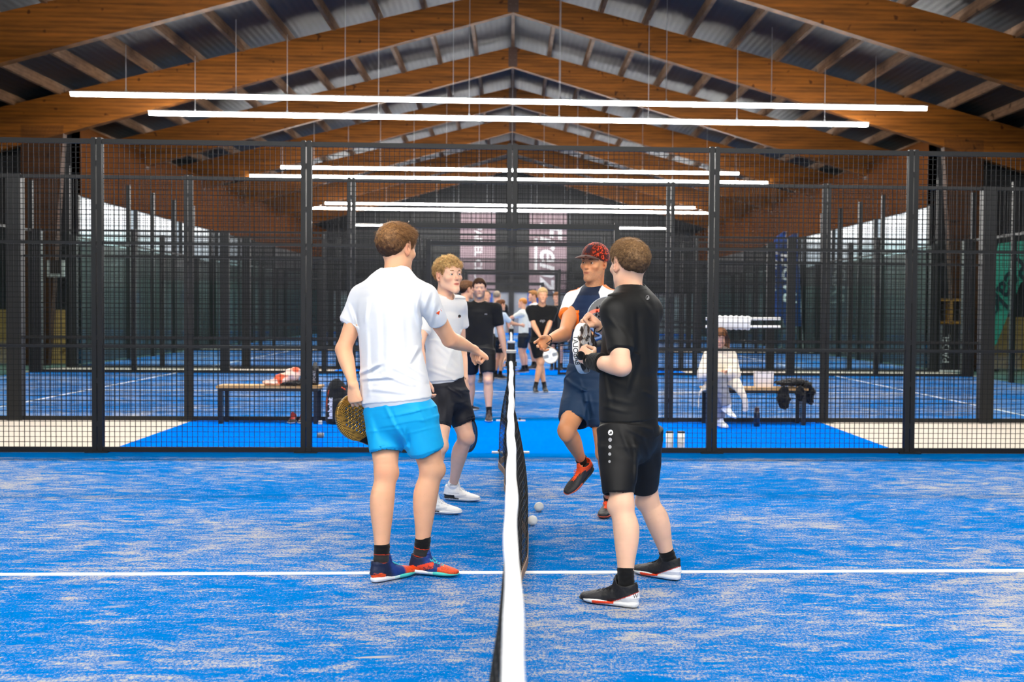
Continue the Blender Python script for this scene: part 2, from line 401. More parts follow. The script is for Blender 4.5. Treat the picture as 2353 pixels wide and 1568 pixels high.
# ------------------------------------------------------------ court fences
def mesh_panel(w_, z0, z1, step=.05):
    b = MB(); t = .0024; n = int(round(w_/step))
    for i in range(n+1):
        x = w_*i/n; b.box(x-t, x+t, -.003, .003, z0, z1)
    m = int(round((z1-z0)/step))
    for i in range(m+1):
        z = z0+(z1-z0)*i/m; b.box(0, w_, -.006, -.001, z-t, z+t)
    return b.mesh('mesh_panel', M_wire)
PW = 1.89
PAN = {'full': mesh_panel(PW, .05, 3.0), 'upper': mesh_panel(PW, 2.26, 3.0), 'side': mesh_panel(.95, .05, 2.24), 'top': mesh_panel(PW, 2.0, 3.0)}
GLS = MB().box(0, PW, -.006, .006, .06, 2.98).mesh('glass_panel', M_glass); GLS2 = MB().box(0, PW, -.006, .006, .06, 1.98).mesh('glass_panel', M_glass)
def fence(y, label, door=True, detail=True, facing=1):
    r = empty('court_fence', (0, y, 0)); tag(r, label, 'fence', 'fences of the courts')
    def tubes(x, z0, z1, name='post', w_=.045):
        b = MB()
        for s in (-1, 1):
            b.box(x+s*.028-w_/2, x+s*.028+w_/2, -.035, .035, z0, z1)
            b.box(x+s*.028-w_/2+.004, x+s*.028+w_/2-.004, -.03, .03, z1, z1+.012)
        for z in [z0+.25+.42*i for i in range(int((z1-z0)/.42))]: b.box(x-.006, x+.006, -.03, .03, z, z+.05)
        o = b.build(name, M_steel, r)
        if z0 == 0: MB().box(x-.11, x+.11, -.07, .07, 0, .014).build('base_plate', M_steel, o)
    for x in (-8, -4, -2, 2, 4, 8): tubes(x, 0, 3.03)
    for x in (-10, -6.1, 6.1, 10):
        MB().box(x-.09, x+.09, -.06, .06, 0, 3.03).build('post', M_steel, r)
    tubes(0, 2.2, 3.03)
    for s in (-1, 1): MB().box(s*1.035-.025, s*1.035+.025, -.03, .03, 0, 2.28).build('door_jamb', M_steel, r)
    MB().box(-1.03, 1.03, -.025, .025, 2.21, 2.26).build('lintel', M_steel, r)
    MB().box(-10, 10, -.022, .022, 2.985, 3.03).build('top_rail', M_steel, r)
    for s in (-1, 1):
        MB().box(min(s*1.06, s*10), max(s*1.06, s*10), -.022, .022, .0, .05).build('bottom_rail', M_steel, r)
        for z in (1.03, 2.03):
            MB().box(min(s*1.06, s*6), max(s*1.06, s*6), -.015, .015, z-.014, z+.014).build('middle_rail', M_steel, r)
    for x in (-6, -4, 2, 4): o = link('mesh_panel', PAN['full'], r); o.location.x = x+.055
    for x in (-2, 0): o = link('mesh_panel', PAN['upper'], r); o.location.x = x+.055
    o = link('mesh_panel', PAN['side'], r); o.location.x = -2+.055
    o = link('mesh_panel', PAN['side'], r); o.location.x = 1.06
    for x in (-8, -10, 6, 8):
        g = GLS if abs(x+1) > 8 else GLS2
        o = link('glass_panel', g, r); o.location.x = x+.055
        if g is GLS2: o = link('mesh_panel', PAN['top'], r); o.location.x = x+.055
    return r
names = ['near black mesh fence with open doorway behind the four players',
         'second black mesh fence, right behind the two benches in the first corridor',
         'third mesh fence, at the far side of the second court', 'fourth mesh fence, behind the narrow second corridor',
         'fifth mesh fence, far side of the third court', 'sixth mesh fence, front of the fourth court',
         'seventh mesh fence, far side of the fourth court', 'farthest mesh fence, before the last court']
i = 0
for (a, b_) in GAP:
    fence(a+.03, names[i]); fence(b_-.03, names[i+1]); i += 2
# back walls of the courts (glass panels with tall posts)
def back_wall(x, yc, label, zp):
    r = empty('glass_back_wall', (x, yc, 0)); tag(r, label, 'glass wall', 'glass end walls of the courts')
    gm = MB().box(-.006, .006, 0, 1.93, .05, 2.98).mesh('glass_panel', M_glass)
    b = MB(); t = .0024
    for i in range(0, 201): yy = -5+i*.05; b.box(-.003, .003, yy-t, yy+t, 3.0, zp)
    for i in range(int((zp-3)/.05)+1): z = 3+i*.05; b.box(-.006, -.001, -5, 5, z-t, z+t)
    if zp < 4.02 or zp > 5: b.build('mesh_top', M_wire, r)
    for k in range(6):
        yy = -5+2*k
        MB().box(-.05, .05, yy-.04, yy+.04, 0, zp).build('post', M_steel, r)
        if k < 5: o = link('glass_panel', gm, r); o.location.y = yy+.035
    MB().box(-.03, .03, -5, 5, 2.97, 3.02).build('rail', M_steel, r)
for yc, nm, zp in ((13.11, 'second', 4.05), (25.1, 'third', 4.6), (37.2, 'fourth', 4.0)):
    for s, sd in ((-1, 'left'), (1, 'right')): back_wall(s*10.12, yc, 'glass end wall with tall black posts at the %s end of the %s court' % (sd, nm), zp)

# ------------------------------------------------------------ nets
M_net = simple('black net cord', '#0c0c0d', .8); M_tape = simple('white net tape', '#ffffff', .75, bump=.2, bscale=60); M_band = simple('brown net binding', '#8d7462', .8)
def net(yc, label, near=False):
    r = empty('court_net', (0, yc, 0)); tag(r, label, 'net', 'nets of the courts')
    def xb(y):      # sideways sag of the loose lower edge
        if not near: return .03*math.sin(y*1.1)
        return .105*math.exp(-((y-.65)/1.15)**2) - .10*math.exp(-((y-4.05)/.55)**2) - .05*math.exp(-((y-2.9)/.5)**2) - .07*math.exp(-((y+3.6)/.8)**2)
    def P(y, z):
        t = 1 - z/.88
        return (xb(y)*math.sin(pi*.5*min(1, t*1.35)) + .004*math.sin(9*y), y, z)
    ys = np.arange(-4.88, 4.9, .045 if near else .09); zs = np.linspace(.03, .88, 21 if near else 10)
    b = MB(); t = .0016 if near else .003
    for i, y in enumerate(ys):
        for j in range(len(zs)-1): b.prism(P(y, zs[j]), P(y, zs[j+1]), t*2, t*2, up=(0, 1, 0))
    for z in zs:
        for i in range(0, len(ys)-1): b.prism(P(ys[i], z), P(ys[i+1], z), t*2, t*2)
    b.build('netting', M_net, r)
    tp = MB(); n = 100; prof = [(-.013, -.05), (-.017, -.02), (-.014, .006), (0, .013), (.014, .006), (.017, -.02), (.013, -.05)]
    vs = []; fs = []; m = len(prof)
    for i in range(n+1):
        y = -4.9+9.8*i/n; sw = 1 + .12*math.sin(y*7.3)*math.sin(y*3.1+1); xo = .002*math.sin(y*2.3)+.002*math.sin(y*6.1)+.004*math.exp(-((y+4.2)/1.)**2)
        for px, pz in prof: vs.append((px*sw+xo, y, .905+pz+.003*math.sin(5*y)))
    for i in range(n):
        for j in range(m): a = i*m+j; c = i*m+(j+1) % m; fs.append((a, c, c+m, a+m))
    fs += [tuple(range(m)), tuple(range(n*m, n*m+m))]
    tp.add(vs, fs).build('top_tape', M_tape, r, True)
    bb = MB()
    for i in range(len(ys)-1):
        p, q = P(ys[i], .025), P(ys[i+1], .025); bb.prism(p, q, .012, .05)
    bb.build('bottom_band', M_band, r)
    MB().prism((0, 4.87, .8), (0, 4.9, .8), .03, .16).build('tape_end', M_tape, r)
    for s in (-1, 1):
        y = s*4.99
        p = MB().box(-.042, .042, y-.04, y+.04, 0, .9); p.lathe((0, y, .9), [(.046, 0), (.046, .1)], 20); p.box(-.055, .055, y-.045, y+.045, .86, .905)
        p.build('net_post', M_steel, r)
        MB().lathe((0, y, .99), [(.03, -.005), (.052, 0), (.052, .02), (.046, .028)], 20).build('post_cap', simple('grey plastic cap', '#b9b7b2', .5), r)
        for q in (-1, 1):
            f = MB().box(q*.13-.055, q*.13+.055, y-.03, y+.03, .002, .016); fo = f.build('foot_plate', simple('zinc plate', '#d8d4cc', .4, metal=.3), r)
            MB().lathe((q*.115, y, .016), [(.012, 0), (.012, .02)], 8).build('bolt', M_dark, fo)
net(0, 'nearest net, thick white top tape running straight away from the camera', True)
for yc, nm in ((13.11, 'second net, its white tape rising above the near net post'), (25.1, 'third net, on the court beyond the second'), (37.2, 'farthest net, on the fourth court')): net(yc, nm)
# ============================================================ IMPLICIT SURFACES (bodies, clothes, shoes)
def V(*a): return np.array(a[0] if len(a) == 1 else a, float)
def unit(v): v = np.asarray(v, float); return v/ (np.linalg.norm(v)+1e-12)
def sstep(a, b, x): t = np.clip((x-a)/(b-a), 0, 1); return t*t*(3-2*t)
def vnoise(P, sc, seed=0):
    Q = P*sc + seed*17.31; i = np.floor(Q).astype(np.int64); f = Q-i; f = f*f*(3-2*f); r = 0
    for dx in (0, 1):
        for dy in (0, 1):
            for dz in (0, 1):
                h = (i[:, 0]+dx)*374761393 + (i[:, 1]+dy)*668265263 + (i[:, 2]+dz)*2147483647 + seed*97
                h = (h ^ (h >> 13))*1274126177; h = ((h ^ (h >> 16)) & 0xffff)/65535.
                r = r + h*(f[:, 0] if dx else 1-f[:, 0])*(f[:, 1] if dy else 1-f[:, 1])*(f[:, 2] if dz else 1-f[:, 2])
    return r*2-1
class Fr:      # a frame: origin + rotation (columns = local axes in world)
    def __init__(s, o, R): s.o = V(o); s.R = np.asarray(R, float)
    def w(s, p): return s.o + s.R @ V(p)
    def d(s, p): return s.R @ V(p)
    def loc(s, P): return (P - s.o) @ s.R
def frame(o, z, y):    # z axis given, y approx
    z = unit(z); y = V(y); y = unit(y - z*(y@z)); return Fr(o, np.stack([np.cross(y, z), y, z], 1))
class Sdf:
    def __init__(s): s.p = []; s.post = []
    # primitives -----------------------------------------------------
    def ell(s, c, r, R=None, k=.01, op='u', col=None):
        c = V(c); r = V(r); R = np.eye(3) if R is None else R
        def f(P):
            q = (P-c) @ R; a = np.sqrt(((q/r)**2).sum(1)); b = np.sqrt(((q/(r*r))**2).sum(1))+1e-9; return a*(a-1)/b
        e = np.abs(R) @ r; s.p.append((f, c-e, c+e, k, op)); return s
    def ball(s, c, r, k=.01, op='u'): return s.ell(c, (r, r, r), None, k, op)
    def cone(s, a, b, ra, rb, k=.01, op='u', flat=None):
        a, b = V(a), V(b); ba = b-a; l2 = ba@ba+1e-12
        def f(P):
            q = P-a; t = np.clip((q@ba)/l2, 0, 1); q = q - t[:, None]*ba; r = ra+(rb-ra)*t
            if flat is not None:
                n, fl = flat; h = q@n; q = q + np.outer(h*(1/fl-1), n)
                return (np.sqrt((q*q).sum(1))-r)*(fl if fl < 1 else 1)
            return np.sqrt((q*q).sum(1))-r
        m = max(ra, rb)*max(1, flat[1] if flat else 1); s.p.append((f, np.minimum(a, b)-m, np.maximum(a, b)+m, k, op)); return s
    def chain(s, pts, rs, k=.008, op='u', flat=None):
        for i in range(len(pts)-1): s.cone(pts[i], pts[i+1], rs[i], rs[i+1], k if i == 0 else min(k, .004), op, flat)
        return s
    def tube(s, pts, ra, rb, side, k=.02, op='u', sub=3, pw=2.0, cap=1.0, cap0=None):
        """lofted tube: elliptic sections, radius ra along `side`, rb across it"""
        pts = np.array([list(p) for p in pts], float); n = len(pts)
        ra = np.array([ra]*n if np.isscalar(ra) else ra, float); rb = np.array([rb]*n if np.isscalar(rb) else rb, float)
        side = np.array(side, float); side = np.tile(side, (n, 1)) if side.ndim == 1 else side
        D = np.hstack([pts, ra[:, None], rb[:, None], side]); out = []
        for i in range(n-1):
            p0, p1, p2, p3 = D[max(i-1, 0)], D[i], D[i+1], D[min(i+2, n-1)]
            for j in range(sub):
                t = j/sub; out.append(.5*((2*p1)+(-p0+p2)*t+(2*p0-5*p1+4*p2-p3)*t*t+(-p0+3*p1-3*p2+p3)*t**3))
        out.append(D[-1]); D = np.array(out); m = len(D)
        def seg(i, m=m):
            a, b = D[i], D[i+1]; ax = b[:3]-a[:3]; l2 = ax@ax+1e-12; n_ = unit(ax)
            sa = a[5:8]-n_*(a[5:8]@n_); sb = b[5:8]-n_*(b[5:8]@n_); sa = unit(sa); sb = unit(sb)
            sm = unit(sa+sb); fm = np.cross(n_, sm)
            def f(P):
                q = P-a[:3]; t = np.clip((q@ax)/l2, 0, 1); q = q-t[:, None]*ax
                A = a[3]+(b[3]-a[3])*t; B = a[4]+(b[4]-a[4])*t
                u = q@sm; v = q@fm; w_ = q@n_; C = np.minimum(A, B)*np.where((t <= 0) & (i == 0), cap if cap0 is None else cap0, np.where((t >= 1) & (i == m-2), cap, 1.))
                if pw == 2.0:
                    k0 = np.sqrt((u/A)**2+(v/B)**2+(w_/C)**2)+1e-9
                else:
                    k0 = ((np.abs(u)/A)**pw+(np.abs(v)/B)**pw+(np.abs(w_)/C)**pw)**(1/pw)+1e-9
                k1 = np.sqrt((u/A**2)**2+(v/B**2)**2+(w_/C**2)**2)+1e-9
                return (k0-1)*k0/k1 if pw == 2.0 else (k0-1)*np.minimum(k0/k1, np.maximum(A, B))
            r = max(a[3], b[3], a[4], b[4])
            return f, np.minimum(a[:3], b[:3])-r, np.maximum(a[:3], b[:3])+r
        segs = [seg(i) for i in range(m-1)]
        lo = np.min([x[1] for x in segs], 0); hi = np.max([x[2] for x in segs], 0)
        s.p.append((segs, lo, hi, k, op)); return s
    def cut(s, pt, n, k=.004, lo=None, hi=None):    # keep the side opposite to n
        pt, n = V(pt), unit(n)
        s.p.append((lambda P: -((P-pt)@n), V(lo) if lo is not None else None, V(hi) if hi is not None else None, k, 'c')); return s
    def disp(s, f): s.post.append(f); return s
    def bounds(s):
        lo = np.min([q[1] for q in s.p if q[4] == 'u'], 0); hi = np.max([q[2] for q in s.p if q[4] == 'u'], 0); return lo, hi
    def ev(s, P, blo=None, bhi=None, m=.01):
        """P: (blocks, n, 3); a primitive is evaluated only on the blocks its box touches"""
        if P.ndim == 2: P = P[:, None]; blo = P[:, 0]; bhi = P[:, 0]
        nb, n = P.shape[:2]; d = np.full((nb, n), .5)
        def touch(lo, hi, e): return np.nonzero(((bhi > lo-e) & (blo < hi+e)).all(1))[0]
        for f, lo, hi, k, op in s.p:
            if lo is None: ix = np.arange(nb)
            else: ix = touch(lo, hi, m+k)
            if not len(ix): continue
            Q = P[ix].reshape(-1, 3)
            if isinstance(f, list):
                b = np.full((nb, n), .2)
                for g, l2, h2 in f:
                    jx = touch(l2, h2, m+k)
                    if len(jx): b[jx] = np.minimum(b[jx], g(P[jx].reshape(-1, 3)).reshape(len(jx), n))
                b = b[ix]
            else: b = f(Q).reshape(len(ix), n)
            a = d[ix]
            if op == 'u': h = np.maximum(k-np.abs(a-b), 0)/k; r = np.minimum(a, b)-h*h*k*.25
            elif op == 's': b = -b; h = np.maximum(k-np.abs(a-b), 0)/k; r = np.maximum(a, b)+h*h*k*.25
            elif op == 'c': b = -b; r = np.maximum(a, b)
            d[ix] = r
        d = d.ravel(); P = P.reshape(-1, 3)
        for g in s.post: d = d + g(P, d)
        return d
    def mesh(s, name, h, mat, col=None, parent=None, ref=None):
        lo, hi = s.bounds(); lo = lo-3*h; hi = hi+3*h
        B = 8; nb = np.ceil((hi-lo)/(h*B)).astype(int)+1; n = nb*B+1
        g = [np.arange(k)*B*h + lo[i] + B*h/2 for i, k in enumerate(nb)]
        C = np.stack(np.meshgrid(*g, indexing='ij'), -1).reshape(-1, 3)
        dc = s.ev(C, m=B*h*1.2); rad = B*h*.5*1.733*1.2+.008
        G = np.where(dc < 0, -1, 1).astype(np.float32).reshape(nb)
        D = np.repeat(np.repeat(np.repeat(G, B, 0), B, 1), B, 2); D = np.pad(D, ((0, 1), (0, 1), (0, 1)), mode='edge')
        act = np.nonzero(np.abs(dc) < rad)[0]; bi = np.stack(np.unravel_index(act, nb), 1)
        off = np.stack(np.meshgrid(*[np.arange(B+1)]*3, indexing='ij'), -1).reshape(-1, 3)
        for c in range(0, len(bi), 600):
            I = bi[c:c+600, None, :]*B + off[None]; Q = lo + I*h
            dd = s.ev(Q, Q[:, 0], Q[:, -1]); I = I.reshape(-1, 3); D[I[:, 0], I[:, 1], I[:, 2]] = dd
        S = D < 0; A = S[:-1, :-1, :-1]; cnt = np.zeros(A.shape, np.int8)
        for dx in (0, 1):
            for dy in (0, 1):
                for dz in (0, 1): cnt += S[dx:S.shape[0]-1+dx, dy:S.shape[1]-1+dy, dz:S.shape[2]-1+dz]
        cells = np.stack(np.nonzero((cnt > 0) & (cnt < 8)), 1)
        idx = np.full(cnt.shape, -1, np.int32); idx[cells[:, 0], cells[:, 1], cells[:, 2]] = np.arange(len(cells))
        acc = np.zeros((len(cells), 3)); num = np.zeros(len(cells))
        cor = [(0, 0, 0), (1, 0, 0), (0, 1, 0), (1, 1, 0), (0, 0, 1), (1, 0, 1), (0, 1, 1), (1, 1, 1)]
        val = {c_: D[cells[:, 0]+c_[0], cells[:, 1]+c_[1], cells[:, 2]+c_[2]].astype(float) for c_ in cor}
        for a_ in cor:
            for ax in range(3):
                if a_[ax] == 0:
                    b_ = list(a_); b_[ax] = 1; b_ = tuple(b_); va, vb = val[a_], val[b_]; mk = (va < 0) != (vb < 0)
                    t = np.clip(va/(va-vb+1e-20), 0, 1)
                    p = np.zeros((len(cells), 3)); p[:] = a_; p[:, ax] += t; acc[mk] += p[mk]; num[mk] += 1
        vt = lo + (cells + acc/np.maximum(num, 1)[:, None])*h
        fs = []
        for ax in range(3):
            o1, o2 = (ax+1) % 3, (ax+2) % 3
            s0 = S; s1 = np.roll(S, -1, ax); x = (s0 != s1); sl = [slice(1, -1)]*3; x = x.copy()
            mm = np.zeros_like(x); mm[tuple(sl)] = x[tuple(sl)]
            e = np.stack(np.nonzero(mm), 1); fl = S[e[:, 0], e[:, 1], e[:, 2]]
            q = []
            for du, dv in ((0, 0), (-1, 0), (-1, -1), (0, -1)):
                c_ = e.copy(); c_[:, o1] += du; c_[:, o2] += dv; q.append(idx[c_[:, 0], c_[:, 1], c_[:, 2]])
            q = np.stack(q, 1); q = np.where(fl[:, None], q, q[:, ::-1]); fs.append(q[(q >= 0).all(1)])
        fs = np.concatenate(fs)
        # one relaxation pass to remove grid terraces
        for it in range(2):
            sm = np.zeros_like(vt); nn = np.zeros(len(vt))
            for a_ in range(4):
                i0, i1 = fs[:, a_], fs[:, (a_+1) % 4]
                np.add.at(sm, i0, vt[i1]); np.add.at(nn, i0, 1)
            vt = vt*.5 + .5*sm/np.maximum(nn, 1)[:, None]
        me = bpy.data.meshes.new(name); me.vertices.add(len(vt)); org = V(ref) if ref is not None else np.zeros(3)
        me.vertices.foreach_set('co', (vt-org).astype(np.float32).ravel())
        me.loops.add(len(fs)*4); me.loops.foreach_set('vertex_index', fs.astype(np.int32).ravel())
        me.polygons.add(len(fs)); me.polygons.foreach_set('loop_start', np.arange(0, len(fs)*4, 4, dtype=np.int32))
        me.update(calc_edges=True); me.validate(); me.shade_smooth(); me.materials.append(mat)
        if col is not None:
            c_ = col(vt); a_ = me.color_attributes.new('Col', 'FLOAT_COLOR', 'POINT')
            a_.data.foreach_set('color', np.hstack([c_, np.ones((len(vt), 1))]).astype(np.float32).ravel())
        o = link(name, me, parent); return o
def flatcol(c): c = np.array(srgb(c)); return lambda P: np.tile(c, (len(P), 1))
def mixc(C, mask, c): c = np.array(srgb(c)) if isinstance(c, str) else np.array(c); m = mask[:, None]; return C*(1-m)+c*m
# ============================================================ PEOPLE
M_skin = vcol_mat('skin', rough=.52, sss=.12, bump=.12, bscale=350, spec=.35)
M_cloth = vcol_mat('cloth', rough=.85, bump=.25, bscale=700, spec=.2, sheen=.15)
M_sport = vcol_mat('sport fabric', rough=.62, bump=.12, bscale=900, spec=.3)
M_hair = vcol_mat('hair', rough=.6, spec=.25)
M_shoe = vcol_mat('shoe', rough=.55, bump=.2, bscale=500, spec=.4)
M_eye = vcol_mat('eye', rough=.1, spec=.6)
FINE = 1.0            # global mesh resolution factor

def a3(t): return V(at(*t))
def pix(P):
    d = P - V(CAM); z = d @ V(_F); return CX + F*(d @ V(RR))/z, IH/2 - F*(d @ V(UU))/z
def az(deg, up=0): a = math.radians(deg); return V(math.sin(a)*math.cos(up), math.cos(a)*math.cos(up), math.sin(up))  # 0 = away from camera, 90 = right
UP = V(0, 0, 1)
def hframe(o, fwd, pitch=0, roll_=0):
    y = unit(V(fwd)+UP*math.tan(math.radians(pitch))); x = unit(np.cross(y, UP)); z = np.cross(x, y)
    a = math.radians(roll_); z2 = z*math.cos(a)+x*math.sin(a); x2 = np.cross(y, z2)
    return Fr(o, np.stack([x2, y, z2], 1))

def head_sdf(S, H, sc=1, ears=True, face=1):
    w_ = lambda x, y, z: H.w(V(x, y, z)*sc)
    e = lambda c, r, k=.02, op='u', R=None: S.ell(w_(*c), V(r)*sc, H.R if R is None else H.R @ R, k*sc, op)
    e((0, -.022, .036), (.0765, .093, .084)); e((0, .03, .045), (.066, .062, .062), .03); e((0, .035, -.018), (.057, .055, .066), .03)
    e((0, .050, -.058), (.038, .042, .040), .03); e((0, .078, -.098), (.019, .016, .016), .03)
    for s in (-1, 1):
        e((s*.040, .010, -.054), (.016, .028, .022), .03); S.cone(w_(s*.044, .008, -.060), w_(s*.009, .080, -.100), .012*sc, .011*sc, .03*sc)
        e((s*.043, .064, -.018), (.021, .02, .017), .025)
        S.cone(w_(s*.012, .088, .030), w_(s*.046, .070, .029), .009*sc, .009*sc, .018*sc)
    # eye sockets
    for s in (-1, 1): e((s*.031, .1, .008), (.018, .014, .0125), .014, 's')
    # nose
    S.cone(w_(0, .087, .020), w_(0, .106, -.022), .0062*sc, .0090*sc, .010*sc); S.ball(w_(0, .109, -.025), .0092*sc, .006*sc)
    for s in (-1, 1):
        S.ball(w_(s*.0108, .097, -.028), .0074*sc, .005*sc); S.ball(w_(s*.006, .104, -.036), .0035*sc, .002*sc, 's')
    # mouth
    e((0, .077, -.058), (.027, .02, .022), .015)
    S.chain([w_(-.026, .084, -.0575), w_(-.009, .0955, -.0535), w_(0, .096, -.055), w_(.009, .0955, -.0535), w_(.026, .084, -.0575)], [.0022*sc, .0044*sc, .0042*sc, .0044*sc, .0022*sc], .004*sc)
    S.chain([w_(-.025, .084, -.0612), w_(-.009, .094, -.0655), w_(.009, .094, -.0655), w_(.025, .084, -.0612)], [.0022*sc, .0052*sc, .0052*sc, .0022*sc], .004*sc)
    S.chain([w_(-.023, .092, -.0592), w_(0, .103, -.0592), w_(.023, .092, -.0592)], [.0015*sc, .0028*sc, .0015*sc], .0025*sc, 's')
    for s in (-1, 1):   # lids around the eyeball
        S.chain([w_(s*.017, .083, .005), w_(s*.025, .0895, .0150), w_(s*.036, .0885, .0150), w_(s*.047, .079, .007)], [.0026*sc, .0040*sc, .0040*sc, .0026*sc], .004*sc)
        S.chain([w_(s*.018, .083, .004), w_(s*.027, .0875, -.0020), w_(s*.038, .086, -.001), w_(s*.047, .079, .006)], [.0022*sc, .0034*sc, .0034*sc, .0022*sc], .004*sc)
    if ears:
        for s in (-1, 1):
            Re = Matrix.Rotation(math.radians(-22*s), 3, 'Z') @ Matrix.Rotation(math.radians(10), 3, 'X'); Re = np.array(Re)
            e((s*.081, -.012, .001), (.0065, .018, .031), .006, 'u', Re); e((s*.087, -.006, .004), (.006, .010, .018), .005, 's', Re)
            S.ball(w_(s*.079, -.002, -.026), .0075*sc, .006*sc); S.ball(w_(s*.08, .004, -.002), .005*sc, .005*sc)
def hand_sdf(S, o, z, n, right, curl=(70, 90, 60), spread=.06, thumb=(.6, .55, .5), tb=(.5, .6), sc=1, k=.006, fc=None):
    o = V(o); z = unit(z); n = V(n); n = unit(n - z*(n@z)); t = np.cross(z, n)*(1 if right else -1)
    p = lambda a, b, c: o + (t*a + n*b + z*c)*sc
    S.tube([p(0, 0, -.012), p(.001, 0, .02), p(.002, .001, .055), p(.0, .002, .088)], V(.027, .033, .041, .041)*sc, V(.018, .017, .0165, .0145)*sc, t, k=.015, cap=.5)
    S.ell(p(.022, .010, .032), V(.017, .014, .028)*sc, np.stack([t, n, z], 1), .015)
    base = [(.031, .088), (.0105, .092), (-.0105, .089), (-.030, .080)]; ln = [(.042, .025, .021), (.046, .029, .022), (.042, .027, .021), (.033, .020, .018)]
    for i, ((bt, bz), l3) in enumerate(zip(base, ln)):
        c = (fc[i] if fc else curl); q = p(bt, .0, bz-.012); a = 0; r = .0098 if i < 3 else .0086
        sp = (1.5-i)*spread; S.cone(p(bt*.75, 0, .055), q, .010*sc, r*1.06*sc, .006)
        for j, (l_, c_) in enumerate(zip(l3, c)):
            a += math.radians(c_); d = unit(z*math.cos(a) + n*math.sin(a) + t*sp*math.cos(a)); q2 = q + d*l_*sc
            S.cone(q, q2, r*(1-.08*j)*sc, r*(.9-.08*j)*sc, .003); q = q2
    d = unit(t*thumb[0] + n*thumb[1] + z*thumb[2]); q = p(.018, .006, .018); q2 = q + d*.042*sc; S.cone(q, q2, .014*sc, .0115*sc, .008)
    d2 = unit(d + z*tb[0] - t*tb[1]*.5 + n*.1); q3 = q2 + d2*.030*sc; S.cone(q2, q3, .0112*sc, .0098*sc, .003)
    d3 = unit(d2 + z*tb[0]*.4 - t*tb[1]*.7); S.cone(q3, q3+d3*.022*sc, .0098*sc, .0078*sc, .003)
def arm_sdf(S, sh, el, wr, r=1, side=None):
    sh, el, wr = V(sh), V(el), V(wr); a = el-sh; b = wr-el; sd = np.cross(a, b); sd = unit(sd) if np.linalg.norm(sd) > 1e-4 else unit(np.cross(a, UP))
    sd2 = unit(sd) if side is None else unit(side)
    S.tube([sh, sh+a*.25, sh+a*.5, sh+a*.78, el], V(.044, .047, .048, .042, .040)*r, V(.045, .048, .050, .044, .041)*r, sd, k=.02)
    S.tube([el, el+b*.12, el+b*.3, el+b*.6, el+b*.85, wr], V(.039, .042, .043, .036, .029, .029)*r, V(.040, .043, .042, .033, .024, .021)*r, sd2, k=.02)
def leg_sdf(S, hip, kn, an, front, r=1, rt=1):
    hip, kn, an, front = V(hip), V(kn), V(an), unit(V(front)); a = kn-hip; b = an-kn; sd = unit(np.cross(b, front)); fr = unit(np.cross(sd, b)); fr = fr if fr@front > 0 else -fr
    S.tube([hip, hip+a*.3, hip+a*.6, hip+a*.85, kn], V(.070, .074, .071, .061, .054)*rt, V(.072, .078, .075, .064, .058)*rt, sd, k=.03)
    S.tube([kn, kn+b*.12-fr*.004, kn+b*.28-fr*.014, kn+b*.45-fr*.012, kn+b*.68-fr*.004, kn+b*.88, an], V(.052, .051, .056, .052, .040, .031, .029)*r, V(.057, .054, .06, .055, .041, .034, .034)*r, sd, k=.02)
    S.ell(kn+fr*.042*r+b*.02, V(.024, .024, .032)*r, None, .03)
    for s in (-1, 1): S.ball(an+sd*s*.018*r, .010*r, .015)

def skin_col(base, H=None, sc=1, lips='#b9695c', stubble=0, tattoo=None, joints=(), seed=0, red='#d07a5c'):
    def f(P):
        C = np.tile(np.array(srgb(base)), (len(P), 1)); C = C*(1+.05*vnoise(P, 30, seed)+.04*vnoise(P, 9, seed+1))[:, None]
        fre = sstep(.80, .95, vnoise(P, 230, seed+5)); C = mixc(C, fre*.22, '#a06a4a')
        for j, r in joints:
            m = np.exp(-((P-V(j))**2).sum(1)/(r*r)); C = mixc(C, m*.35, red)
        if H is not None:
            q = H.loc(P)/sc; q = np.where(((q*q).sum(1) < .026)[:, None], q, -1.); x, y, z = q.T; fc = (y > .045)
            for s in (-1, 1):
                C = mixc(C, fc*.4*np.exp(-(((x-s*.042)/.018)**2+((z+.028)/.016)**2)), red)
                C = mixc(C, .45*sstep(.068, .08, s*x)*(np.abs(z) < .045)*(np.abs(y+.01) < .04), red)
            C = mixc(C, fc*.35*np.exp(-((x/.014)**2+((z+.026)/.014)**2)), red)
            lp = (y > .078)*sstep(1.0, .6, np.sqrt((x/.028)**2+((z+.0592)/.0105)**2)); C = mixc(C, lp*.8, lips)
            mo = (y > .08)*sstep(1.0, .5, np.sqrt((x/.021)**2+((z+.0592)/.0022)**2)); C = mixc(C, mo*.9, '#4a1c1a')
            for s in (-1, 1):
                C = mixc(C, (y > .065)*.35*np.exp(-(((x-s*.031)/.016)**2+((z-.005)/.010)**2)), '#9a6450')
            if stubble:
                st = sstep(-.03, -.055, z - .35*np.maximum(0, .05-y))*(y > -.005)*sstep(.0, .018, y+.01)
                st = st*(1-lp)*(1-.8*np.exp(-(((np.abs(x)-.036)/.014)**2+((z+.04)/.018)**2)))
                C = mixc(C, st*stubble*(.75+.35*vnoise(P, 260, 3)), '#6b5a50')
        if tattoo: C = tattoo(P, C)
        return np.clip(C, 0, 1)
    return f

